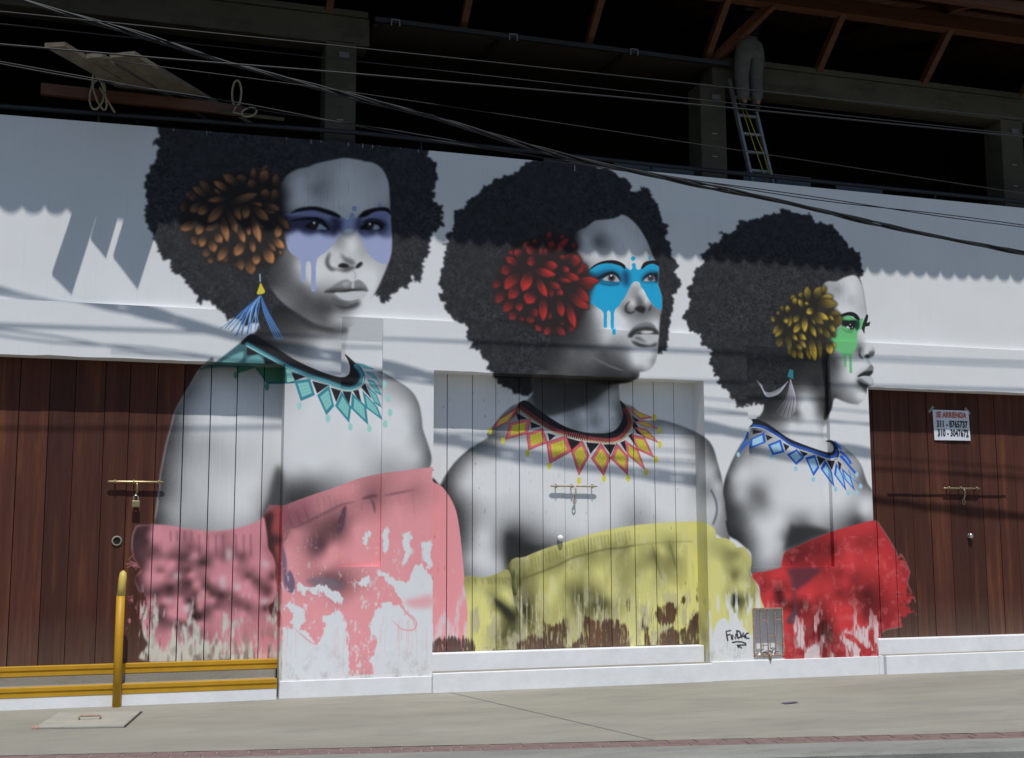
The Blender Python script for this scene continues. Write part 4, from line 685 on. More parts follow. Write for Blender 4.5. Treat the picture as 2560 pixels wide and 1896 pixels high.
def wall_head(p):
    rs = np.random.default_rng(23); X = np.array([0, 450, 900, 1074, 1660, 2560]); Y = np.array([282.5, 319, 355, 373, 429, 517.6])
    xs = np.arange(395, 1090, 3.0); p.line(np.stack([xs, np.interp(xs, X, Y)+.6+rs.normal(0, .5, len(xs))], 1), 2.2, 190, blur=.3, smooth=False, alpha=.8)
    for i in range(26):
        x = 400+rs.random()*680; y = np.interp(x, X, Y); p.line([(x, y), (x, y+3+rs.random()**2*13)], 1.2, 190, smooth=False, blur=.3)
    x = 1437.; p.line([(x, np.interp(x, X, Y)+6), (x, np.interp(x, X, Y)+20)], 1.6, 200, smooth=False, blur=.3)
    # rain streaks over the shaded foreheads
    for (x0, x1, y0, y1, n) in ((700, 980, 400, 520, 40), (1440, 1640, 545, 640, 26), (2040, 2150, 700, 760, 8)):
        for i in range(n):
            x = x0+rs.random()*(x1-x0); y = y0+rs.random()*(y1-y0); p.line([(x, y), (x+rs.normal(0, .6), y+10+rs.random()*38)], 1.0, 110, smooth=False, blur=.4, alpha=.12+.25*rs.random())
def coverage(p):
    """where the boards of the doors carry paint at all (1) or bare stain (0)"""
    u, v = p.uv; a = np.zeros((p.H, p.W), np.float32)
    arm = J(Q(FJ, '1300,0 1150,130 1010,200 900,380 790,560 720,700 680,860 640,1000 600,1180 560,1400 535,1640'), Q(FK, '525,50 505,200 480,325 300,345 270,380 235,500 250,700 330,800 340,850 270,950 300,1050 340,1130 390,1180 385,1300 340,1450 360,1600 420,1700 430,1900 2100,1900'), np.array([[760., 880.]]))
    a = np.maximum(a, p.full(p.mask(arm, blur=.8, n=4)))
    a = np.maximum(a, p.full(p.mask(Q(FJ, '1010,230 1040,160 1200,120 1210,170 1060,240 990,270'), blur=.6))*.8)
    for s in ('215,1190 260,1200 330,1195 385,1185 370,1290 340,1400 315,1450 280,1320', '165,1420 220,1420 235,1500 190,1520', '280,1580 330,1560 330,1700 290,1690'):
        a = np.maximum(a, p.full(p.mask(Q(FK, s), blur=.5, jag=1.5)))
    rs = np.random.default_rng(17)
    for y0 in (790, 1180, 1570):
        for i in range(12):
            x = 150+rs.random()*150; y = y0+rs.normal(0, 25); q = Q(FK, '%g,%g %g,%g %g,%g' % (x, y, x+40+rs.normal(0, 20), y+rs.normal(0, 30), x+90, y+rs.normal(20, 30)))
            mk = p.mask_px(p.T(np.concatenate([q+[0, .5], (q-[0, .5])[::-1]])), 0)
            if mk: a[mk[1]] = np.maximum(a[mk[1]], mk[0]*.9)
    n = p.noise(14, 62, .5, 2.4)
    edge = np.clip((np.interp(u, [340, 400], [.75, .0])-n)*6, 0, 1)*(v > 1480)*(u < 420); a *= 1-edge
    lowl = np.clip((np.interp(v, [1560, 1660], [.05, .5])-n)*5, 0, 1)*(u < 720); a *= 1-.6*lowl
    # middle door: painted all over, worn away along the foot
    mid = ((u > 1070) & (u < 1775)).astype(np.float32)
    n = p.noise(30, 63, .6, 1.5)*.45+p.noise(8, 64, .5, 2.2)*.55
    br = np.zeros((p.H, p.W), np.float32)
    for t_ in ('310,690 400,720 462,640 462,930 230,930 290,800', '555,800 600,650 660,690 780,680 870,740 882,930 470,930 520,840', '985,680 1040,760 1062,900 1015,900 1000,780', '1090,600 1205,575 1225,650 1180,720 1090,705', '1228,760 1300,730 1372,640 1390,930 1090,930 1090,800 1180,735', '1350,430 1372,430 1378,580 1355,520', '1255,538 1287,538 1287,567 1260,567', '120,840 300,790 300,940 120,940', '-480,850 -300,800 -190,840 -190,960 -480,960', '870,560 900,540 905,640 880,640'):
        br = np.maximum(br, p.full(p.mask(Q(R2, t_), blur=5, jag=2)))
    nz = np.clip((n-.33)/.34, 0, 1); ns = np.clip((p.noise(9, 68, .35, 4.0)-.33)/.34, 0, 1); nz = nz*.55+ns*.45
    mid *= 1-np.clip((br*1.12-nz)*2.4, 0, 1)*.95
    mid *= 1-np.clip((np.interp(v, [1490, 1560, 1620], [.0, .22, .34])-nz)*4, 0, 1)*(v > 1470)*(u > 1250)*.8
    foot = np.clip((np.interp(v, [1610, 1650], [.2, .75])-p.noise(8, 65, .5, 2.5))*6, 0, 1)*(u > 1070); mid *= 1-.85*foot
    a = np.where((u > 1070) & (u < 1775), mid, a)
    # right door: red sweep thinning out to the right
    c = p.cov3*(u > 2150)
    n = p.noise(12, 66, 1.2, .8)*.6+p.noise(40, 67)*.4
    th = np.interp(u, [2196, 2235, 2300], [.05, .32, .66])*np.interp(v, [1300, 1420, 1500, 1580], [.4, .8, 1.0, 1.25])
    c = c*np.clip((n-th)*7+.5, 0, 1)
    a = np.where(u > 2150, c, a)
    return np.clip(a, 0, 1)

def paint_all(p):
    figure_one(p); figure_two(p); dress_one(p); figure_three(p); dress_two(p); p.cov3 = dress_three(p); signature(p); wall_head(p)
    return coverage(p)
# ------------------------------------------------------------------ the painting, brushed in code onto one sheet that covers the facade
PPM, SX0, SX1, SZ0, SZ1 = 190, -1.8, 11.3, -0.1, 5.95
CW, CH = int((SX1-SX0)*PPM), int((SZ1-SZ0)*PPM)
def _T(q):
    P = image_to_facade(np.asarray(q, float)); return np.stack([(P[..., 0]-SX0)*PPM, (SZ1-P[..., 2])*PPM], -1)
painter = Painter(CW, CH, _T, .8)
_yy, _xx = np.mgrid[0:CH, 0:CW]
_uv = facade_to_image(np.stack([SX0+(_xx+.5)/PPM, np.zeros(_xx.shape), SZ1-(_yy+.5)/PPM], -1))
painter.uv = (_uv[..., 0].astype(np.float32), _uv[..., 1].astype(np.float32))
cover = paint_all(painter)
rgb = np.clip(painter.rgb/205.0*231.0, 0, 255)/255.0       # paint values: full white reflects about 0.8
pix = np.empty((CH, CW, 4), np.float32); pix[..., :3] = rgb; pix[..., 3] = cover
mural_img = bpy.data.images.new('mural_paint', CW, CH, alpha=True); mural_img.alpha_mode = 'CHANNEL_PACKED'
mural_img.pixels.foreach_set(pix[::-1].ravel()); mural_img.update(); mural_img.pack()
del pix, rgb, painter, _uv
def sheet_uv(o):
    """lay the sheet over a mesh as projected from the scene camera: one picture carried across steps and recesses"""
    me = o.data; n = len(me.vertices); co = np.empty(n*3); me.vertices.foreach_get('co', co); co = co.reshape(-1, 3)
    off = Vector((0, 0, 0)); par = o.parent
    while par: off += par.location; par = par.parent
    P = co+np.array(off)+np.array(o.location); D = -CAM[1]; q = CAM+(P-CAM)*(D/(P[:, 1]+D))[:, None]
    u = np.stack([(q[:, 0]-SX0)/(SX1-SX0), (q[:, 2]-SZ0)/(SZ1-SZ0)], 1)
    lay = me.uv_layers.new(name='sheet'); idx = np.empty(len(me.loops), int); me.loops.foreach_get('vertex_index', idx)
    lay.data.foreach_set('uv', u[idx].ravel())

def plaster_material():
    m, b = new_mat('painted_plaster', .82, .25); n, l = N(m)
    im = n.new('ShaderNodeTexImage'); im.image = mural_img; im.extension = 'EXTEND'; im.interpolation = 'Cubic'
    pos = worldpos(n)
    big = noise(n, l, .9, 5, .6, vec=pos); r1 = ramp(n, [(.3, (.93, .93, .92)), (.7, (1, 1, 1))]); l.new(big.outputs[0], r1.inputs[0])
    st = noise(n, l, 1.0, 6, .7, vec=pos, sc=(34, 34, .8)); r2 = ramp(n, [(.30, (.90, .90, .89)), (.46, (1, 1, 1))]); l.new(st.outputs[0], r2.inputs[0])
    sp = noise(n, l, 42, 3, .6, vec=pos); r3 = ramp(n, [(.24, (.45, .45, .44)), (.30, (1, 1, 1))]); l.new(sp.outputs[0], r3.inputs[0])
    c = mix(n, l, 1.0, im.outputs[0], r1.outputs[0], 'MULTIPLY'); c = mix(n, l, .4, c, r2.outputs[0], 'MULTIPLY'); c = mix(n, l, .5, c, r3.outputs[0], 'MULTIPLY')
    # splash dirt and lost paint just above the foot of the wall
    sx = n.new('ShaderNodeSeparateXYZ'); l.new(pos, sx.inputs[0])
    gm = n.new('ShaderNodeMapRange'); gm.inputs[1].default_value = .14; gm.inputs[2].default_value = .75; gm.inputs[3].default_value = 1; gm.inputs[4].default_value = 0; l.new(sx.outputs[2], gm.inputs[0])
    dn = noise(n, l, 7, 7, .72, vec=pos, sc=(1, 1, .8)); dr = ramp(n, [(.50, (0, 0, 0)), (.66, (1, 1, 1))]); l.new(dn.outputs[0], dr.inputs[0])
    fac = math_(n, l, 'MULTIPLY', math_(n, l, 'MULTIPLY', gm.outputs[0], gm.outputs[0]), dr.outputs[0])
    c = mix(n, l, math_(n, l, 'MULTIPLY', fac, .75), c, (.36, .34, .28))
    l.new(c, b.inputs['Base Color'])
    t = noise(n, l, 60, 4, .7, vec=pos); t2 = noise(n, l, 5, 4, .6, vec=pos); h = math_(n, l, 'ADD', math_(n, l, 'MULTIPLY', t.outputs[0], .35), t2.outputs[0]); bump(n, l, b, h, .25, .006)
    return m
def board_material():
    m, b = new_mat('stained_painted_boards', .72, .18); n, l = N(m)
    im = n.new('ShaderNodeTexImage'); im.image = mural_img; im.extension = 'EXTEND'; im.interpolation = 'Cubic'
    pos = worldpos(n); oi = n.new('ShaderNodeObjectInfo')
    ad = n.new('ShaderNodeVectorMath'); ad.operation = 'ADD'; l.new(pos, ad.inputs[0])
    cm = n.new('ShaderNodeCombineXYZ'); l.new(math_(n, l, 'MULTIPLY', oi.outputs['Random'], 40.0), cm.inputs[2]); l.new(cm.outputs[0], ad.inputs[1])
    g = noise(n, l, 1, 7, .7, vec=ad.outputs[0], sc=(60, 20, 2.0)); g2 = noise(n, l, 1, 4, .6, vec=ad.outputs[0], sc=(9, 5, .7)); g3 = noise(n, l, 1, 3, .5, vec=ad.outputs[0], sc=(2.5, 2, 1.4))
    r = ramp(n, [(.25, (.036, .014, .011)), (.5, (.082, .029, .020)), (.75, (.125, .046, .029))]); l.new(math_(n, l, 'ADD', math_(n, l, 'MULTIPLY', g.outputs[0], .5), math_(n, l, 'MULTIPLY', g2.outputs[0], .5)), r.inputs[0])
    ro = ramp(n, [(.56, (0, 0, 0)), (.72, (1, 1, 1))]); l.new(g2.outputs[0], ro.inputs[0])
    wood = mix(n, l, math_(n, l, 'MULTIPLY', ro.outputs[0], .8), r.outputs[0], (.150, .056, .022))
    hv = ramp(n, [(0, (.72, .72, .75)), (1, (1.18, 1.12, 1.05))]); l.new(oi.outputs['Random'], hv.inputs[0]); wood = mix(n, l, 1.0, wood, hv.outputs[0], 'MULTIPLY')
    # greyed, dusty grain near the foot
    sx = n.new('ShaderNodeSeparateXYZ'); l.new(pos, sx.inputs[0]); gm = n.new('ShaderNodeMapRange'); gm.inputs[1].default_value = .38; gm.inputs[2].default_value = .85; gm.inputs[3].default_value = .6; gm.inputs[4].default_value = 0; l.new(sx.outputs[2], gm.inputs[0])
    wood = mix(n, l, math_(n, l, 'MULTIPLY', gm.outputs[0], g.outputs[0]), wood, (.17, .13, .10))
    gp = ramp(n, [(.3, (.9, .9, .89)), (.65, (1, 1, 1))]); l.new(g.outputs[0], gp.inputs[0])
    paint = mix(n, l, .7, im.outputs[0], gp.outputs[0], 'MULTIPLY')
    c = mix(n, l, im.outputs['Alpha'], wood, paint); l.new(c, b.inputs['Base Color'])
    bump(n, l, b, g.outputs[0], .3, .003); return m
M = {}
M['plaster'] = plaster_material(); M['board'] = board_material()
M['white'] = simple('white_limewash', (.72, .72, .73), (.82, .82, .83), 5, .85, .2, .4)
def concrete(name, lo, hi, stain, sc=1.0, speck=.4):
    m, b = new_mat(name, .88, .25); n, l = N(m); pos = worldpos(n)
    a = noise(n, l, .7*sc, 6, .62, vec=pos, sc=(.6, 1.5, 1)); r = ramp(n, [(.3, lo), (.7, hi)]); l.new(a.outputs[0], r.inputs[0])
    d = noise(n, l, 2.6*sc, 6, .7, vec=pos, sc=(.45, 1.6, 1)); rd = ramp(n, [(.50, (0, 0, 0)), (.68, (1, 1, 1))]); l.new(d.outputs[0], rd.inputs[0])
    c = mix(n, l, math_(n, l, 'MULTIPLY', rd.outputs[0], .55), r.outputs[0], stain)
    s = noise(n, l, 55, 3, .7, vec=pos); rs = ramp(n, [(.28, (1-speck,)*3), (.42, (1, 1, 1)), (.62, (1, 1, 1)), (.75, (1.12, 1.12, 1.1))]); l.new(s.outputs[0], rs.inputs[0])
    c = mix(n, l, .8, c, rs.outputs[0], 'MULTIPLY'); l.new(c, b.inputs['Base Color'])
    bump(n, l, b, math_(n, l, 'ADD', s.outputs[0], d.outputs[0]), .35, .006); return m
M['sidewalk'] = concrete('pavement_concrete', (.235, .222, .182), (.315, .300, .250), (.19, .19, .175))
M['kerb'] = concrete('kerb_concrete', (.20, .20, .18), (.275, .27, .24), (.15, .145, .13), 2)
M['step'] = concrete('step_concrete', (.24, .22, .18), (.33, .30, .25), (.16, .15, .13), 3)
M['asphalt'] = concrete('asphalt', (.05, .05, .049), (.075, .074, .072), (.04, .04, .04), 2, .5)
M['lid'] = concrete('lid_concrete', (.30, .29, .25), (.40, .38, .33), (.30, .27, .20), 5)
M['brick'] = simple('pavement_brick', (.155, .10, .092), (.235, .165, .15), 9, .9, .2, .4)
M['yellow'] = simple('yellow_traffic_paint', (.44, .225, .006), (.56, .30, .01), 4, .5, .4, .15)
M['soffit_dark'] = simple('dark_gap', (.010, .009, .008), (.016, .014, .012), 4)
M['oldconc'] = concrete('dark_concrete', (.058, .052, .034), (.098, .088, .060), (.032, .028, .02), 2)  # tone set below real concrete so the shaded storey renders dark
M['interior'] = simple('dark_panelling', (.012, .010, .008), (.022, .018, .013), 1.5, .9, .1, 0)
M['redwood'] = simple('varnished_roof_timber', (.07, .026, .012), (.13, .05, .022), 3, .6, .3, .1, sc=(1, 6, 6))
M['pale_wood'] = simple('weathered_plank', (.095, .080, .058), (.17, .145, .11), 5, .85, .2, .3, sc=(2, 1, 6))
M['cable'] = simple('black_cable', (.010, .010, .011), (.018, .018, .02), 3, .5, .35, 0)
M['rail'] = simple('black_rail_paint', (.012, .013, .016), (.022, .024, .028), 3, .5, .4, 0)
M['brass'] = simple('brass', (.30, .23, .12), (.46, .37, .22), 30, .35, .5, .1, metal=.8)
M['painted_bolt'] = simple('flaking_cream_bolt', (.30, .20, .12), (.66, .62, .52), 60, .6, .4, .4)
M['steel'] = simple('steel', (.5, .5, .48), (.62, .62, .6), 20, .3, .5, 0, metal=1)
M['rust'] = simple('rusted_iron', (.24, .13, .085), (.50, .36, .28), 40, .8, .3, .4)
M['aluminium'] = simple('dull_aluminium', (.16, .16, .165), (.24, .24, .245), 10, .5, .5, 0, metal=.3)
M['rope'] = simple('hemp_rope', (.22, .19, .12), (.34, .30, .2), 40, .9, .1, .4)
M['yrope'] = simple('yellow_rope', (.40, .34, .03), (.5, .42, .05), 30, .8, .2, .2)
M['paper'] = simple('notice_paper', (.66, .67, .72), (.74, .75, .79), 2, .6, .3, 0)
M['ink_red'] = simple('red_print', (.50, .085, .05), (.56, .10, .06), 20, .6, .3, 0)
M['ink_black'] = simple('black_print', (.016, .016, .026), (.025, .025, .035), 20, .6, .3, 0)
M['tape'] = simple('clear_tape', (.22, .20, .18), (.28, .26, .24), 20, .3, .5, 0)
M['box'] = simple('pale_board', (.10, .10, .098), (.14, .14, .135), 3, .8, .2, 0)
M['skin'] = simple('skin', (.17, .09, .06), (.21, .12, .08), 10, .6, .3, 0)
M['trousers'] = simple('grey_trousers', (.085, .083, .075), (.12, .118, .108), 14, .95, .1, .2)
M['shirt'] = simple('navy_shirt', (.008, .009, .02), (.014, .016, .03), 14, .95, .1, 0)
M['hair'] = simple('black_hair', (.008, .007, .006), (.014, .012, .01), 20, .7, .3, 0)
M['tile'] = simple('clay_roof', (.14, .075, .05), (.24, .13, .09), 4, .9, .2, 0)
M['purple'] = simple('purple_scrap', (.10, .09, .15), (.16, .14, .22), 20, .7, .3, 0)
M['rubble'] = simple('rubble', (.3, .28, .25), (.6, .58, .55), 12, .9, .2, .4)
# ------------------------------------------------------------------ ground: pavement, brick course, kerb, road
random.seed(4)
def edge_y(x): return -2.75-.18*x                 # the street runs slightly skew to the wall
sw = MB(); 
xs = [-26+i*1.0 for i in range(60)]
for a, b in zip(xs[:-1], xs[1:]): sw.quad((a, .5, 0), (a, edge_y(a)+.004, 0), (b, edge_y(b)+.004, 0), (b, .5, 0))
sidewalk = struct(sw.build('sidewalk', M['sidewalk']))
# tooled contraction joints: narrow dark grooves set in the slab as real strips
for (x0, y0, x1, y1) in ((3.2, -.07, 3.95, -3.45), (-3.2, -.1, -2.3, -2.3), (9.7, -.15, 10.7, -4.6)):
    j = MB(); a = Vector((x0, y0, .004)); b = Vector((x1, y1, .004)); t = Vector((b.y-a.y, -(b.x-a.x), 0)).normalized()*.006; j.quad(a-t, b-t, b+t, a+t); j.build('joint', M['soffit_dark'] if x0 < -3 else M['kerb'], sidewalk)
bd = MB()
for a, b in zip(xs[:-1], xs[1:]): bd.quad((a, edge_y(a), -.004), (a, edge_y(a)-.29, -.004), (b, edge_y(b)-.29, -.004), (b, edge_y(b), -.004))
struct(bd.build('mortar_bed', M['kerb'], sidewalk))
ang = math.atan(-.18); bl, bw = .225, .135
base = MB(); base.box(-bl/2+.006, bl/2-.006, -bw/2+.005, bw/2-.005, -.05, 0)
bmesh0 = base.build('brick', M['brick'], sidewalk, .004); first = True
k = 0
for r in range(2):
    for i in range(64):
        x = -3.4+(i+.5*(r % 2))*bl*math.cos(ang); y = edge_y(x)-.075-r*bw/math.cos(ang)
        o = bmesh0 if first else bmesh0.copy()
        if not first: col.objects.link(o); o.parent = sidewalk
        first = False
        o.location = (x, y, .001+random.uniform(-.002, .002)); o.rotation_euler = (random.uniform(-.01, .01), random.uniform(-.01, .01), ang+random.uniform(-.012, .012))
kb = MB()
def kerb_prof(x): e = edge_y(x)-.29; return [(x, e, .002), (x, e-.46, .004), (x, e-.485, -.015), (x, e-.49, -.16)]
for a, b in zip(xs[:-1], xs[1:]):
    p, q = kerb_prof(a), kerb_prof(b)
    for i in range(3): kb.quad(p[i], p[i+1], q[i+1], q[i])
kerb = struct(kb.build('kerb', M['kerb']))
rd = MB(); rd.quad((-120, -160, -.13), (120, -160, -.13), (120, 2, -.13), (-120, 2, -.13)); road = struct(rd.build('road', M['asphalt']))

# ------------------------------------------------------------------ the street wall
LZ, SEAM, TOPZ = 3.30, 3.83, 5.68
YU = .05                                           # upper band sits 5 cm behind the lower wall
DOORS = [dict(x0=-1.75, x1=1.487, d=.22, z0=.36), dict(x0=3.031, x1=6.145, d=.255, z0=.37), dict(x0=8.27, x1=11.2, d=.215, z0=.37)]
wall = thing('street_wall', 'long white plastered street wall carrying a mural of three women', 'wall', (4.8, 0, 0))
def cells(xs, zs, holes, y, mb):
    for x0, x1 in zip(xs[:-1], xs[1:]):
        for z0, z1 in zip(zs[:-1], zs[1:]):
            cx, cz = (x0+x1)/2, (z0+z1)/2
            if any(h[0] < cx < h[1] and h[2] < cz < h[3] for h in holes): continue
            mb.quad((x0, y, z0), (x1, y, z0), (x1, y, z1), (x0, y, z1))
def split(vals, step):
    vals = sorted(set(vals)); out = []
    for a, b in zip(vals[:-1], vals[1:]):
        n = max(1, int(round((b-a)/step))); out += [a+(b-a)*i/n for i in range(n)]
    return out+[vals[-1]]
NI = [dict(x0=2.055, x1=2.487, z0=1.27, z1=3.822, d=.04), dict(x0=6.69, x1=7.74, z0=1.22, z1=3.72, d=.07)]
VENT = dict(x0=6.685, x1=7.045, z0=.25, z1=.765, d=.155)
holes = [(d['x0'], d['x1'], -1, LZ) for d in DOORS]+[(n['x0'], n['x1'], n['z0'], n['z1']) for n in NI]+[(VENT['x0'], VENT['x1'], VENT['z0'], VENT['z1'])]
XL, XR = -9.0, 17.0
lower = MB()
xs2 = split([XL, XR]+[h[i] for h in holes for i in (0, 1)], .14); zs2 = split([-.02, SEAM, LZ]+[h[i] for h in holes for i in (2, 3) if h[i] > 0], .8)
cells(xs2, zs2, holes, 0, lower)
def reveal(mb, x0, x1, z0, z1, d, bottom=True):
    n = 8
    for i in range(n):
        a, b = d*i/n, d*(i+1)/n
        mb.quad((x0, a, z0), (x0, a, z1), (x0, b, z1), (x0, b, z0)); mb.quad((x1, a, z0), (x1, b, z0), (x1, b, z1), (x1, a, z1))
        xx = [x for x in xs2 if x0-1e-6 <= x <= x1+1e-6]
        for p, q in zip(xx[:-1], xx[1:]):
            mb.quad((p, a, z1), (q, a, z1), (q, b, z1), (p, b, z1))
            if bottom: mb.quad((p, a, z0), (p, b, z0), (q, b, z0), (q, a, z0))
for d in DOORS: reveal(lower, d['x0'], d['x1'], -.02, LZ, d['d']+.07, False)
for nn in NI:                                     # blocked-up openings: head sloped to cast no shadow on the panel, square jambs, flat ledge
    x0, x1, z0, z1, d = (nn[k] for k in ('x0', 'x1', 'z0', 'z1', 'd')); zb = z1-d*6; nn['zb'] = zb
    for i in range(6):
        a, b = d*i/6, d*(i+1)/6; za, zb_ = z1-6*a, z1-6*b; xx = split([x0, x1], .35)
        lower.quad((x0, a, z0), (x0, a, za), (x0, b, zb_), (x0, b, z0)); lower.quad((x1, a, z0), (x1, b, z0), (x1, b, zb_), (x1, a, za))
        for p, q in zip(xx[:-1], xx[1:]): lower.quad((p, a, za), (q, a, za), (q, b, zb_), (p, b, zb_)); lower.quad((p, a, z0), (p, b, z0), (q, b, z0), (q, a, z0))
lower.quad((XL, 0, SEAM), (XR, 0, SEAM), (XR, YU+.02, SEAM), (XL, YU+.02, SEAM))
rj = random.Random(8); jit = {}
def chip(key, amp):
    if key not in jit: jit[key] = rj.gauss(0, amp)+(rj.random() < .07)*amp*rj.uniform(1, 4)
    return jit[key]
lower.v = [(x, y, z+max(-.006, chip(round(x, 3), .0028))) if abs(z-LZ) < 1e-6 and y == 0 else (x, y, z) for x, y, z in lower.v]     # uneven plaster arris over the doors
lw = lower.build('lower_wall', M['plaster'], wall); sheet_uv(lw)
upper = MB(); topx = [XL, -1.305, .38, 2.2, 3.0, 5.7, 8.2, 10.6, XR]; topz = [5.65, 5.656, 5.677, 5.698, 5.693, 5.686, 5.675, 5.66, 5.65]
ux = split(topx, .6)
for a, b in zip(ux[:-1], ux[1:]):
    za, zb = np.interp(a, topx, topz), np.interp(b, topx, topz)
    for i in range(3):
        upper.quad((a, YU, SEAM+(za-SEAM)*i/3), (b, YU, SEAM+(zb-SEAM)*i/3), (b, YU, SEAM+(zb-SEAM)*(i+1)/3), (a, YU, SEAM+(za-SEAM)*(i+1)/3))
    upper.quad((a, YU, za), (b, YU, zb), (b, YU+.16, zb), (a, YU+.16, za)); upper.quad((b, YU+.16, 5.3), (a, YU+.16, 5.3), (a, YU+.16, za), (b, YU+.16, zb))
uw = upper.build('upper_wall', M['plaster'], wall); sheet_uv(uw)
for nn in NI:
    pb = MB(); cells(split([nn['x0']-.01, nn['x1']+.01], .3), split([nn['z0']-.01, nn['zb']+.004], .5), [], nn['d'], pb); o = pb.build('infill_panel', M['plaster'], wall); sheet_uv(o)
# white painted foot of the two piers
for x0, x1 in ((1.492, 3.025), (6.16, 8.262)):
    MB().box(x0, x1, -.014, .0, -.03, .165 if x0 < 3 else .205).build('plinth', M['white'], wall, .006)
# cellar vent
vb = MB(); x0, x1, z0, z1, d = (VENT[k] for k in ('x0', 'x1', 'z0', 'z1', 'd'))
vb.quad((x0, 0, z0), (x0, 0, z1), (x0, d, z1), (x0, d, z0)); vb.quad((x1, 0, z0), (x1, d, z0), (x1, d, z1), (x1, 0, z1)); vb.quad((x0, 0, z1), (x1, 0, z1), (x1, d, z1), (x0, d, z1)); vb.quad((x0, 0, z0), (x0, d, z0), (x1, d, z0), (x1, 0, z0)); vb.quad((x0, d, z0), (x1, d, z0), (x1, d, z1), (x0, d, z1))
vb.build('vent_recess', M['white'], wall)
gr = thing('vent_grille', 'small rusty iron vent grille low in the wall beside the signature', 'grille', ((x0+x1)/2, -.006, z0))
fr = MB()
for a, b in (((x0, -.004, z0), (x1, -.004, z0)), ((x0, -.004, z1), (x1, -.004, z1)), ((x0, -.004, z0), (x0, -.004, z1)), ((x1, -.004, z0), (x1, -.004, z1))): fr.bar(a, b, .016)
fr.build('frame', M['rust'], gr)
for i in range(3):
    x = x0+(x1-x0)*(i+1)/4; MB().bar((x, .004, z0), (x, .004, z1), .012).build('upright', M['rust'], gr)
for i, hs in enumerate(((.42,), (.22, .74), (.42,), (.24, .76))):
    for h in hs: xa = x0+(x1-x0)*i/4; MB().bar((xa, .008, z0+(z1-z0)*h), (xa+(x1-x0)/4, .008, z0+(z1-z0)*h), .012).build('crossbar', M['rust'], gr)
MB().tube([(x0+.18, -.015, z0+.03), (x0+.185, -.03, z0), (x0+.19, -.02, z0-.05)], .012, 6).build('catch', M['rust'], gr)
for i, (px, py, s) in enumerate(((.06, .10, .05), (.16, .07, .045), (.25, .12, .055), (.31, .06, .035))):
    rb = MB().lathe([(0, -.4), (.7, -.35), (1, .1), (.6, .6), (0, .75)], n=7); rb.v = [(a*s*random.uniform(.8, 1.2)+x0+px, b*s*.8+py, c*s*random.uniform(.8, 1.2)+z0+s*.42) for a, b, c in rb.v]
    o = rb.build('rubble_lump', M['rubble']); tag(o, ['pale broken lump at the left inside the vent', 'small pale lump second from the left inside the vent', 'largest pale lump right of centre inside the vent', 'smallest lump at the right inside the vent'][i], 'rubble', 'rubble lying in the vent')

# ------------------------------------------------------------------ plank doors
SEAMS = [[-1.75, -1.53, -1.29, -1.021, -.749, -.513, -.238, -.004, .257, .516, .777, 1.036, 1.302, 1.50], [3.02, 3.243, 3.523, 3.786, 4.051, 4.319, 4.573, 4.839, 5.104, 5.39, 5.644, 5.89, 6.16], [8.25, 8.462, 8.702, 8.964, 9.214, 9.493, 9.727, 9.964, 10.197, 10.454, 10.70, 10.95, 11.2]]
DLAB = ['dark brown plank door at left, painted with a bare arm and pink sleeve', 'white painted plank door in the middle carrying the yellow dress', 'dark brown plank door at right with the rental notice']
doors = []
for di, (d, ss) in enumerate(zip(DOORS, SEAMS)):
    t = thing('plank_door', DLAB[di], 'door', ((d['x0']+d['x1'])/2, d['d'], d['z0']), 'plank doors in the street wall'); doors.append(t)
    MB().box(d['x0']-.05, d['x1']+.05, d['d']+.045, d['d']+.07, d['z0'], LZ+.03).build('backing', M['soffit_dark'], t)
    for a, b in zip(ss[:-1], ss[1:]):
        g = random.uniform(.0022, .0055); y = d['d']+random.uniform(0, .006); mb = MB()
        z0 = d['z0']+random.uniform(.0, .012); lean = random.uniform(-.003, .003)
        zz = [z0+(LZ+.02-z0)*i/6 for i in range(7)]
        for za, zb in zip(zz[:-1], zz[1:]):
            mb.quad((a+g, y, za), (b-g, y, za), (b-g, y, zb), (a+g, y, zb)); mb.quad((a+g, y+.035, za), (a+g, y, za), (a+g, y, zb), (a+g, y+.035, zb)); mb.quad((b-g, y, za), (b-g, y+.035, za), (b-g, y+.035, zb), (b-g, y, zb))
        mb.quad((a+g, y, z0), (a+g, y+.035, z0), (b-g, y+.035, z0), (b-g, y, z0))
        o = mb.build('plank', M['board'], t); sheet_uv(o)
def slide_bolt(t, x0, x1, z, y, mat, hasp_x, label=None):
    e = bpy.data.objects.new('slide_bolt', None); col.objects.link(e); e.parent = t; e.location = Vector(((x0+x1)/2, y, z))-t.location
    yb = y-.045
    MB().tube([(x0, yb, z), (x0+.02, yb, z), (x1-.02, yb, z), (x1, yb, z)], [.004, .012, .012, .004], 10).build('bar', mat, e)
    for x in (x0+.075, (x0+x1)/2-.02, x1-.055):
        MB().tube([(x, y, z+.02), (x, yb-.012, z+.018), (x, yb-.02, z), (x, yb-.012, z-.018), (x, y, z-.02)], .006, 6).build('staple', mat, e)
    MB().tube([(hasp_x, yb, z), (hasp_x+.004, yb-.02, z-.03), (hasp_x+.006, yb-.01, z-.09), (hasp_x-.004, yb, z-.125)], .011, 8).build('handle', mat, e)
    MB().tube([(hasp_x-.004+.018*math.sin(a), yb, z-.16+.035*math.cos(a)) for a in [i*math.pi/5 for i in range(11)]], .0065, 6).build('eye', mat, e)
slide_bolt(doors[0], -.19, .351, 2.107, .22, M['brass'], .09); slide_bolt(doors[1], 4.383, 4.936, 2.114, .255, M['painted_bolt'], 4.67); slide_bolt(doors[2], 9.37, 9.895, 2.132, .215, M['brass'], 9.655)
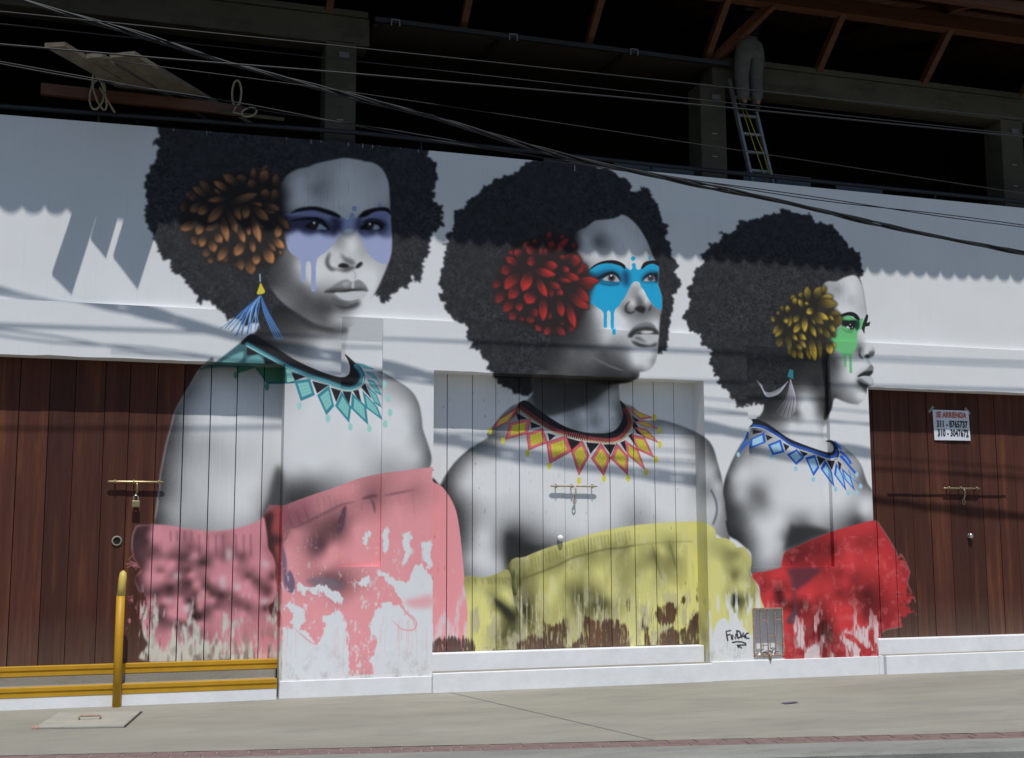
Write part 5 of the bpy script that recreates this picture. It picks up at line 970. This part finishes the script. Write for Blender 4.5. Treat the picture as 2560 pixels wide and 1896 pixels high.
kh = MB().lathe([(.034, 0), (.046, 0), (.05, .008), (.036, .012), (.034, 0)], n=18); kh.v = [(-.076+a, .22-c, 1.534+b) for a, b, c in kh.v]; kh.build('latch_ring', M['step'], doors[0])
kh = MB().lathe([(.0, 0.001), (.035, .001)], n=18); kh.v = [(-.076+a, .218-c, 1.534+b) for a, b, c in kh.v]; kh.build('latch_hole', M['soffit_dark'], doors[0])
for x, z, y, mt, di in ((4.505, 1.549, .255, 'white', 1), (9.744, 1.563, .215, 'steel', 2)):
    kh = MB().lathe([(0, .05), (.022, .046), (.034, .03), (.03, .012), (.02, .006), (.026, 0)], n=16); kh.v = [(x+a, y-c, z+b) for a, b, c in kh.v]; kh.build('knob', M[mt], doors[di])
MB().bar((8.62, .208, 2.062), (10.3, .212, 2.052), .012, .006).build('ledge_strip', M['soffit_dark'], doors[2])
pl = thing('padlock', 'brass padlock hanging from the bolt of the left door', 'padlock', (.085, .165, 1.86))
MB().box(.05, .125, .155, .18, 1.86, 1.925).build('body', M['brass'], pl, .006)
MB().tube([(.064, .168, 1.92), (.064, .168, 1.945)]+[(.0875-.0235*math.cos(a), .168, 1.95+.026*math.sin(a)) for a in [i*math.pi/8 for i in range(9)]]+[(.111, .168, 1.945), (.111, .168, 1.92)], .0055, 8).build('shackle', M['steel'], pl)
# rental notice
nt = thing('rental_notice', 'white paper notice reading SE ARRIENDA taped to the right door', 'notice', (9.555, .205, 2.72))
pm = MB(); c4 = [(9.295, .206, 3.082), (9.811, .206, 3.082), (9.818, .203, 2.716), (9.303, .203, 2.713)]
for i in range(6):
    f0, f1 = i/6, (i+1)/6
    lp = lambda a, b, f: tuple(a[k]+(b[k]-a[k])*f for k in range(3))
    bulge = lambda p, f: (p[0], p[1]-.006*math.sin(math.pi*f), p[2])
    pm.quad(bulge(lp(c4[3], c4[2], f0), f0), bulge(lp(c4[3], c4[2], f1), f1), bulge(lp(c4[0], c4[1], f1), f1), bulge(lp(c4[0], c4[1], f0), f0))
paper = pm.build('paper', M['paper'], nt)
def lettering(txt, x, z, w, h, mat, parent, y):
    cu = bpy.data.curves.new('txt', 'FONT'); cu.body = txt; cu.size = 1.0; cu.offset = .03; cu.resolution_u = 3
    ob = bpy.data.objects.new('txt', cu); col.objects.link(ob); bpy.context.view_layer.update()
    me = bpy.data.meshes.new_from_object(ob.evaluated_get(bpy.context.evaluated_depsgraph_get())); bpy.data.objects.remove(ob); bpy.data.curves.remove(cu)
    co = np.empty(len(me.vertices)*3); me.vertices.foreach_get('co', co); co = co.reshape(-1, 3); lo, hi = co.min(0), co.max(0)
    off = Vector((0, 0, 0)); par = parent
    while par: off += par.location; par = par.parent
    q = np.stack([x+(co[:, 0]-lo[0])/(hi[0]-lo[0])*w-off.x, np.full(len(co), y-off.y), z+(co[:, 1]-lo[1])/(hi[1]-lo[1])*h-off.z], 1)
    me.vertices.foreach_set('co', q.ravel()); me.materials.append(mat); me.update()
    o = bpy.data.objects.new('lettering', me); col.objects.link(o); o.parent = parent; return o
lettering('SE ARRIENDA', 9.342, 2.988, .430, .072, M['ink_red'], nt, .1955); lettering('311 - 8765737', 9.342, 2.868, .440, .088, M['ink_black'], nt, .1953); lettering('310 - 3047672', 9.348, 2.760, .440, .092, M['ink_black'], nt, .1945)
for x, z, r in ((9.28, 3.085, .8), (9.80, 3.08, -.8)): MB().bar((x-.05*math.cos(r), .211, z-.05*math.sin(r)), (x+.05*math.cos(r), .211, z+.05*math.sin(r)), .03, .002, up=(0, 1, 0)).build('tape_strip', M['tape'], nt)

# ------------------------------------------------------------------ steps
def steps(label, x0, x1, lo, mat_lo, up, yellow, xr=None):
    t = thing('door_steps', label, 'steps', ((x0+x1)/2, lo[0], 0), 'pairs of steps below the doors')
    (yf, zt), (yu, zu) = lo, up
    MB().box(x0, x1, yf, yu+.02, -.03, zt).build('lower_step', mat_lo, t, .008)
    MB().box(max(x0, xr[0]), min(x1, xr[1]), yu, yu+.2, zt-.01, zu).build('upper_step', M['step'] if yellow else M['white'], t, .008)
    MB().box(x0+.004, x1-.004, yf+.035, yu-.0, zt-.01, zt+.004).build('tread', M['step'], t)
    if yellow:
        for (yy, zz, a, b) in ((yf, zt, x0, x1), (yu, zu, xr[0], xr[1])):
            MB().box(a, b, yy-.004, yy+.06, zz-.084, zz+.004).build('yellow_edging', M['yellow'], t, .003)
            MB().box(a, b, yy-.012, yy+.05, zz-.034, zz+.010).build('yellow_nosing', M['yellow'], t, .006)
    return t
steps('grey steps with yellow painted edges below the left door', -6.0, 1.462, (-.06, .19), M['white'], (.13, .362), True, (-6.0, 1.484))
steps('plain white steps below the middle door', 3.027, 6.15, (-.052, .192), M['white'], (.125, .372), False, (3.034, 6.142))
steps('plain white steps below the right door, ending short of the pier', 8.33, 14.0, (-.06, .207), M['white'], (.09, .382), False, (8.274, 14.0))
MB().box(8.272, 8.34, -.0, .1, -.03, .205).build('corner_block', M['white'], wall)

# ------------------------------------------------------------------ pavement things
po = thing('yellow_post', 'short yellow steel post with bent top in front of the left steps', 'post', (-.02, -.13, 0))
MB().tube([(-.022, -.13, -.05), (-.022, -.13, .5), (-.020, -.125, 1.02)], .039, 16).build('shaft', M['yellow'], po)
MB().tube([(-.020, -.125, 1.012), (-.008, -.075, 1.19), (-.006, -.062, 1.235), (-.005, -.055, 1.255)], [.0395, .037, .03, .008], 16).build('bent_top', simple('sunlit_yellow', (.52, .36, .06), (.64, .48, .13), 5, .5, .4, .1), po)  # lighter yellow puts the sun on the tilted top into its colour
mh = thing('manhole_cover', 'square concrete manhole lid with iron handle in the left pavement', 'manhole', (-.24, -.95, 0))
c = [(-.668, -1.323), (-.522, -.437), (.196, -.568), (.047, -1.48)]
cx, cy = sum(p[0] for p in c)/4, sum(p[1] for p in c)/4
def ring(s, z): return [(cx+(p[0]-cx)*s, cy+(p[1]-cy)*s, z) for p in c]
a, b = ring(1.0, .004), ring(1.03, .004); fm = MB()
for i in range(4): fm.quad(a[i], a[(i+1) % 4], b[(i+1) % 4], b[i])
fm.build('frame_gap', M['soffit_dark'], mh)
a, b = ring(.985, .013), ring(1.0, -.02); lm = MB(); lm.quad(*a[::-1])
for i in range(4): lm.quad(b[i], a[i], a[(i+1) % 4], b[(i+1) % 4])
lm.build('lid', M['lid'], mh)
hd = MB().tube([(-.32, -.99, .014), (-.325, -.985, .035), (-.31, -.985, .045), (-.16, -1.0, .045), (-.145, -1.0, .035), (-.15, -1.005, .014)], .009, 8); hd.build('handle', M['rust'], mh)
MB().lathe([(0, .03), (.03, .02), (.04, 0)], (-.655, -1.30, .0), 8).build('corner_lump', M['rust'], mh)
sc = MB(); sc.quad((5.96, -1.95, .008), (6.13, -1.9, .012), (6.12, -1.82, .008), (5.95, -1.86, .006)); tag(sc.build('paper_scrap', M['purple']), 'small purple scrap lying on the pavement', 'litter')
# ------------------------------------------------------------------ upper storey
up = thing('upper_storey', 'dark open concrete upper storey behind the top of the wall', 'building', (4.8, 2.2, 5.4))
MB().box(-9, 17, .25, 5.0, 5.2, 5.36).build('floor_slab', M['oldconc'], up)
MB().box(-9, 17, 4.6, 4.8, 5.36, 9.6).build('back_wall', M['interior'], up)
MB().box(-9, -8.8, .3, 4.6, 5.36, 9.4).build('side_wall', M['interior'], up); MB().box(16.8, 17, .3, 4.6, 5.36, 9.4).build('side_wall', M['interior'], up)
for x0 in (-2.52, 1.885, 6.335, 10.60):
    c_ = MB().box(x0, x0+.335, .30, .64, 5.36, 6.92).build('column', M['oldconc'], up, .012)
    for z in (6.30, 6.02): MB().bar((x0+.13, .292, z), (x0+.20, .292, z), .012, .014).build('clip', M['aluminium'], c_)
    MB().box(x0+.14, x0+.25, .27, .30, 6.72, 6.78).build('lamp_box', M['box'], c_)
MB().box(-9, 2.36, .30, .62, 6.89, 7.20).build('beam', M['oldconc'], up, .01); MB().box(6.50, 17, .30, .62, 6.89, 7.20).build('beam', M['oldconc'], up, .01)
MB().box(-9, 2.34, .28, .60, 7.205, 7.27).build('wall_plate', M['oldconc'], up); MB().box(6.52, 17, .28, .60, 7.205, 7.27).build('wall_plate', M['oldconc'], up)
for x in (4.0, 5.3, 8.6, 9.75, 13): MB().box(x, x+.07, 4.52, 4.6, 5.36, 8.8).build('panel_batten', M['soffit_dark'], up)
pn = thing('awning', 'dark flat awning panel with metal brackets between the two middle columns', 'awning', (4.6, 1, 7.0))
pa = MB(); f = [(2.42, .27, 7.16), (6.95, .27, 7.14), (6.40, 2.3, 7.10), (2.30, 2.3, 7.10)]
pa.quad(f[0], f[3], f[2], f[1]); pa.quad(*[(p[0], p[1], p[2]+.03) for p in f]); pa.build('sheet', simple('brown_board', (.035, .028, .018), (.05, .04, .026), 2, .9, .1, 0), pn)
MB().bar((2.4, .22, 7.17), (6.98, .22, 7.15), .05).build('front_bar', M['rail'], pn)
for x in (2.42, 3.85, 5.35, 6.9): MB().bar((x, .25, 7.12), (x-.25, 2.3, 7.07), .05, .03).build('rib', M['soffit_dark'], pn)
for x in (2.58, 3.93, 5.4, 6.86):
    b_ = MB()
    for (p, q) in (((x, .185, 7.11), (x, .185, 7.18)), ((x+.09, .185, 7.11), (x+.09, .185, 7.18)), ((x, .185, 7.18), (x+.09, .185, 7.18))): b_.bar(p, q, .012)
    b_.build('bracket', M['aluminium'], pn)
# roof
EY, EZ = -1.30, 7.805
rf = thing('roof', 'timber roof with corrugated eaves overhanging the street', 'roof', (4.8, 1.5, 8.5))
rm = MB(); xs3 = [-10+i*.025 for i in range(int(28/.025)+1)]
prof = lambda x: -.085*abs(math.sin(math.pi*x/.205))**.55-.012*math.sin(x*1.7)-.008*math.sin(x*4.1+1)
slope = .28; n0 = len(rm.v)
for x in xs3: z = EZ+.06+prof(x); rm.v += [(x, EY, z), (x, 6.0, z+slope*7.3), (x, 6.0, z+slope*7.3+.05), (x, EY, z+.03)]
for i in range(len(xs3)-1):
    a, b = 4*i, 4*(i+1); rm.f += [(a, a+1, b+1, b), (a+2, a+3, b+3, b+2), (a+3, a, b, b+3)]
rm.build('roof_sheet', M['tile'], rf)
for i in range(6):
    y0 = EY+.05+i*.19; z = EZ-.06+slope*(y0-EY)
    sb = MB(); sb.v = [(-9.5, y0+.004, z-.0), (17.5, y0+.004, z), (17.5, y0+.186, z+slope*.182), (-9.5, y0+.186, z+slope*.182)]; sb.v += [(a, b, c+.02) for a, b, c in sb.v]
    sb.f = [(0, 3, 2, 1), (4, 5, 6, 7), (0, 1, 5, 4), (1, 2, 6, 5), (2, 3, 7, 6), (3, 0, 4, 7)]; sb.build('soffit_board', M['redwood'], rf)
MB().box(-9.4, 17.4, -.38, -.22, 7.70, 7.88).build('purlin', M['redwood'], rf)
MB().box(-9.4, 17.4, -1.16, -1.06, 7.64, 7.75).build('eave_beam', M['redwood'], rf)
for i in range(9): x = -1.1+1.508*i; MB().bar((x, .36, 7.22), (x-.02, -.30, 7.74), .075, .1).build('strut', M['redwood'], rf)
MB().bar((6.52, .34, 7.2), (7.02, -.30, 7.76), .09, .11).build('brace', M['redwood'], rf)
for i in range(10): x = -3.4+1.6*i; MB().bar((x, -1.1, 7.77), (x, 5.5, 7.77+slope*6.6), .08, .12).build('rafter', M['redwood'], rf)

# rail along the wall head
gr_ = thing('guard_rail', 'black tubular rail running along the top of the wall', 'rail', (4.8, .1, 5.66))
MB().tube([(-9, .10, 5.79), (-1.32, .10, 5.755), (2.23, .10, 5.83), (5.74, .10, 5.785), (10.7, .10, 5.755), (17, .10, 5.75)], .026, 10).build('top_tube', M['rail'], gr_)
for x in (-3, -.4, 2.9, 5.6, 7.2, 9.4, 12): MB().tube([(x, .11, 5.6), (x, .10, 5.79)], .014, 8).build('post', M['rail'], gr_)
# boards stored behind the wall head
for i, (xa, xb, zt, lab) in enumerate(((4.35, 5.05, 5.80, 'pale board leaning behind the wall head, leftmost of four'), (5.20, 6.20, 5.86, 'widest pale board behind the wall head, left of the column'), (6.85, 7.75, 5.86, 'pale board behind the wall head at the foot of the ladder'), (8.1, 8.75, 5.82, 'pale board behind the wall head, rightmost of four'))):
    o = MB().box(xa, xb, .24, .27, 5.365, zt).build('leaning_board', M['box'], None, .004); tag(o, lab, 'board', 'boards stored behind the wall head')

# ------------------------------------------------------------------ scaffold boards poking out over the street
PZ = 6.055
def plank_thing(inner, outer, label):
    """board resting on the bearer: inner and outer ends given as (left, right) points of its underside"""
    t = .042; mb = MB(); n = 8
    for i in range(n+1):
        f = -.35+1.35*i/n; j = random.uniform(-.004, .004)
        l_ = Vector(inner[0]).lerp(Vector(outer[0]), f)+Vector((j, 0, 0)); r_ = Vector(inner[1]).lerp(Vector(outer[1]), f)+Vector((j, 0, 0)); u = Vector((0, 0, t))
        mb.v += [tuple(l_), tuple(r_), tuple(r_+u), tuple(l_+u)]
    for i in range(n):
        for j in range(4): k = 4*i; mb.f.append((k+j, k+(j+1) % 4, k+4+(j+1) % 4, k+4+j))
    mb.f += [(3, 2, 1, 0), tuple(4*n+j for j in range(4))]
    return tag(mb.build('scaffold_plank', M['pale_wood']), label, 'plank', 'scaffold planks over the wall')
plank_thing(((-.054, .336, PZ), (.217, .45, PZ)), ((-.868, -.806, PZ), (-.690, -.884, PZ)), 'pale scaffold plank jutting out at upper left, leftmost of three')
plank_thing(((.262, .50, PZ), (.470, .53, PZ)), ((-.512, -.641, PZ), (-.372, -.718, PZ)), 'pale scaffold plank jutting out, shortest and between two others')
plank_thing(((.545, .54, PZ), (.887, .464, PZ)), ((-.300, -.713, PZ), (-.075, -.845, PZ)), 'widest pale scaffold plank jutting out, rightmost of three')
o = MB().bar((-.95, .06, 5.955), (1.0, .10, 5.945), .07, .11).build('timber_bearer', M['redwood']); tag(o, 'red timber beam carrying the scaffold planks above the wall', 'beam')
o = MB().tube([(.75, .0, 5.88), (1.42, -.02, 5.86)], .02, 8).build('scaffold_pole', M['oldconc']); tag(o, 'thin grey pole end beside the rope loop', 'pole')
def rope(label, loops, name='rope_lashing'):
    mb = MB()
    for pts in loops: mb.tube(pts, .011, 6)
    return tag(mb.build(name, M['rope']), label, 'rope', 'ropes lashing the scaffold')
def loop(c_, rx, rz, tilt=0, n=14): return [(c_[0]+rx*math.cos(a)+tilt*math.sin(a)*rz, c_[1]-.02*math.cos(a), c_[2]+rz*math.sin(a)) for a in [2*math.pi*i/n for i in range(n+1)]]
rope('rope lashing round the timber beam at its left end', [loop((-.42, -.03, 5.93), .07, .16, .1), loop((-.40, -.04, 5.95), .05, .18, -.3), [(-.44, 0, 6.1), (-.45, -.03, 6.22)], [(-.40, -.03, 6.0), (-.25, -.03, 5.76)]])
rope('rope loop hanging by the pole at the right plank ends', [loop((.93, -.04, 6.08), .045, .14), [(.93, -.04, 5.95), (.9, -.05, 5.87), (1.0, -.05, 5.86)], loop((1.06, -.05, 5.89), .07, .05, .4)])

# ------------------------------------------------------------------ overhead cables
def pixel_path(pts, y): return [on(a, b, y) for a, b in pts]  # image pixels cast through the camera onto a plane parallel to the wall
def smooth_path(P, n=5):
    P = [Vector(p) for p in P]
    if len(P) < 3: return [P[0].lerp(P[-1], i/12) for i in range(13)]
    q = Painter.spline(np.array([tuple(p) for p in P]), False, n); return [Vector(v) for v in q]
def cable(label, pts, y, r, second=None):
    P = smooth_path(pixel_path(pts, y)); o = None
    if second is None:
        o = MB().tube(P, r, 6).build('overhead_cable', M['cable']); tag(o, label, 'cable', 'overhead cables across the facade')
    else:
        o = thing('overhead_cable', label, 'cable', tuple(P[0]), 'overhead cables across the facade')
        for k in (0, 1): MB().tube([p+Vector((0, second*math.sin(.9*i+k*math.pi)*.6, second*math.cos(.55*i+k*math.pi))) for i, p in enumerate(P)], r, 6).build('strand', M['cable'], o)
    return o
cable('uppermost thin cable crossing the whole dark storey', [(-900, -60), (0, 29), (900, 121), (1700, 206.5), (2560, 299), (3400, 385)], -1.15, .006)
cable('second thin cable from the top across the dark storey', [(-900, -35), (0, 60), (900, 154.5), (1700, 244), (2560, 338), (3400, 425)], -1.10, .005)
cable('thicker third cable from the top across the dark storey', [(-900, 35), (0, 111), (450, 150), (900, 186), (1700, 258), (2560, 343), (3400, 425)], -1.2, .0085)
cable('hair thin cable below the twisted bundle on the right', [(262, 149), (900, 234), (1700, 354), (2560, 484), (3400, 610)], -1.1, .0045)
cable('doubled pale cable skimming the top of the wall in the centre', [(-900, -20), (0, 157), (450, 236), (900, 315), (1381, 398), (1660, 440), (2100, 505), (2560, 566), (3400, 680)], -1.0, .0055, .014)
# twisted service bundle
bp = smooth_path(pixel_path([(-900, -300), (-400, -140), (52, 0), (230, 52), (395, 101), (565, 157), (900, 246), (1082, 294), (1381, 383), (1700, 452), (2023, 520), (2305, 585), (2560, 633), (3300, 770)], -1.05), 14)
bu = thing('cable_bundle', 'thick twisted cable bundle descending from upper left to lower right', 'cable', tuple(bp[0]), 'overhead cables across the facade')
L = 0; acc = [0]
for a_, b_ in zip(bp[:-1], bp[1:]): L += (b_-a_).length; acc.append(L)
for k in range(4):
    ph = k*math.pi/2
    pts = []
    for p, s_ in zip(bp, acc):
        amp = .011+.011*math.sin(s_*1.6+1.3)**2+.004*math.sin(s_*.7+k)
        pts.append(p+Vector((0, amp*math.cos(s_*3.1+ph), amp*math.sin(s_*3.1+ph))))
    MB().tube(pts, (.013, .011, .009, .012)[k], 6).build('strand', M['cable'], bu)

# ------------------------------------------------------------------ ladder and worker
ld = thing('extension_ladder', 'aluminium ladder standing behind the wall under the worker', 'ladder', (7.1, .2, 5.37))
def lad(u, f): a = Vector((7.30, .22, 5.38)) if u else Vector((7.02, .22, 5.38)); b = Vector((6.98, .30, 7.0)) if u else Vector((6.72, .30, 7.0)); return a.lerp(b, f)
for u in (0, 1): MB().bar(lad(u, 0), lad(u, 1), .03, .06, up=(0, 1, 0)).build('rail', M['aluminium'], ld)
for i in range(7): f_ = .03+i*.139; MB().bar(lad(0, f_), lad(1, f_), .035, .03).build('rung', M['aluminium'], ld)
MB().tube([lad(0, .86)+Vector((.06, -.02, 0)), lad(0, .5)+Vector((.12, -.03, 0)), lad(0, .32)+Vector((.16, -.03, 0)), lad(0, .2)+Vector((.2, -.03, 0))], .006, 5).build('pull_rope', M['yrope'], ld)
MB().tube([lad(0, .86)+Vector((.1, -.02, 0)), lad(0, .6)+Vector((.17, -.03, 0)), lad(1, .42)+Vector((-.05, -.03, .02)), lad(1, .28)+Vector((-.03, -.03, 0))], .006, 5).build('pull_rope', M['yrope'], ld)
def skinned(name, verts, edges, mat, parent, root=0, sub=2):
    me = bpy.data.meshes.new(name); me.from_pydata([v[:3] for v in verts], edges, []); o = bpy.data.objects.new(name, me); col.objects.link(o)
    sk = o.modifiers.new('skin', 'SKIN'); sk.use_smooth_shade = True
    if not me.skin_vertices: bpy.context.view_layer.update()
    lay = me.skin_vertices[0] if me.skin_vertices else None
    if lay is None: raise RuntimeError('skin layer')
    for d_, v in zip(lay.data, verts): d_.radius = (v[3], v[4] if len(v) > 4 else v[3]); d_.use_root = False
    lay.data[root].use_root = True
    s_ = o.modifiers.new('sub', 'SUBSURF'); s_.levels = sub; s_.render_levels = sub
    me.materials.append(mat); o.parent = parent; return o
wk = thing('person', 'worker in grey trousers and dark shirt standing on the ladder', 'person', (6.90, .10, 6.58))
# local frame: feet at z 0, facing the building (+y), arms raised to the roof timbers
legs = [(0, 0, .78, .15, .12), (-.085, 0, .70, .125), (-.11, .03, .42, .092), (-.10, -.01, .09, .078), (.085, .0, .70, .125), (.09, .05, .42, .092), (.085, .01, .09, .078), (.0, 0, .90, .15, .11)]
skinned('trousers', legs, [(0, 1), (1, 2), (2, 3), (0, 4), (4, 5), (5, 6), (0, 7)], M['trousers'], wk)
tors = [(0, 0, .86, .135, .095), (0, .02, 1.02, .14, .10), (0, .04, 1.2, .165, .105), (0, .04, 1.28, .10, .08), (-.17, .04, 1.24, .065), (-.26, .12, 1.38, .052), (.17, .04, 1.24, .065), (.27, .14, 1.36, .052)]
skinned('shirt', tors, [(0, 1), (1, 2), (2, 3), (2, 4), (4, 5), (2, 6), (6, 7)], M['shirt'], wk)
bv = [(0, 0, .82, .09, .07), (0, .02, 1.05, .10, .07), (0, .04, 1.22, .10, .07), (0, .045, 1.31, .05), (0, .05, 1.37, .062, .07), (0, .06, 1.45, .078, .09), (0, .055, 1.53, .06, .07)]
be = [(i, i+1) for i in range(6)]
for sgn in (-1, 1):
    k = len(bv); bv += [(.17*sgn, .04, 1.24, .05), (.265*sgn, .13, 1.38, .038), (.25*sgn, .25, 1.55, .028), (.24*sgn, .27, 1.60, .03, .014)]
    be += [(2, k), (k, k+1), (k+1, k+2), (k+2, k+3)]
    for q in range(4):
        j = len(bv); dx = (-.024+.016*q); bv += [(.24*sgn+dx, .28, 1.64, .0075), (.24*sgn+dx, .30, 1.67, .007)]; be += [(k+3, j), (j, j+1)]
    j = len(bv); bv += [(.24*sgn-.035*sgn, .265, 1.61, .008), (.24*sgn-.05*sgn, .28, 1.635, .007)]; be += [(k+3, j), (j, j+1)]
    k2 = len(bv); bv += [(.09*sgn, 0, .72, .07), (.095*sgn, .04, .42, .05), (.09*sgn, 0, .08, .035), (.095*sgn, .12, .03, .03)]; be += [(0, k2), (k2, k2+1), (k2+1, k2+2), (k2+2, k2+3)]
skinned('body', bv, be, M['skin'], wk)
skinned('hair', [(0, .03, 1.44, .08, .07), (0, .05, 1.54, .07, .085)], [(0, 1)], M['hair'], wk)
for x_ in (-.10, .085): skinned('boot', [(x_, -.02, .07, .05), (x_, .03, .035, .045), (x_+.005, .13, .03, .035)], [(0, 1), (1, 2)], M['cable'], wk)
wk.scale = (.98, .98, .98)
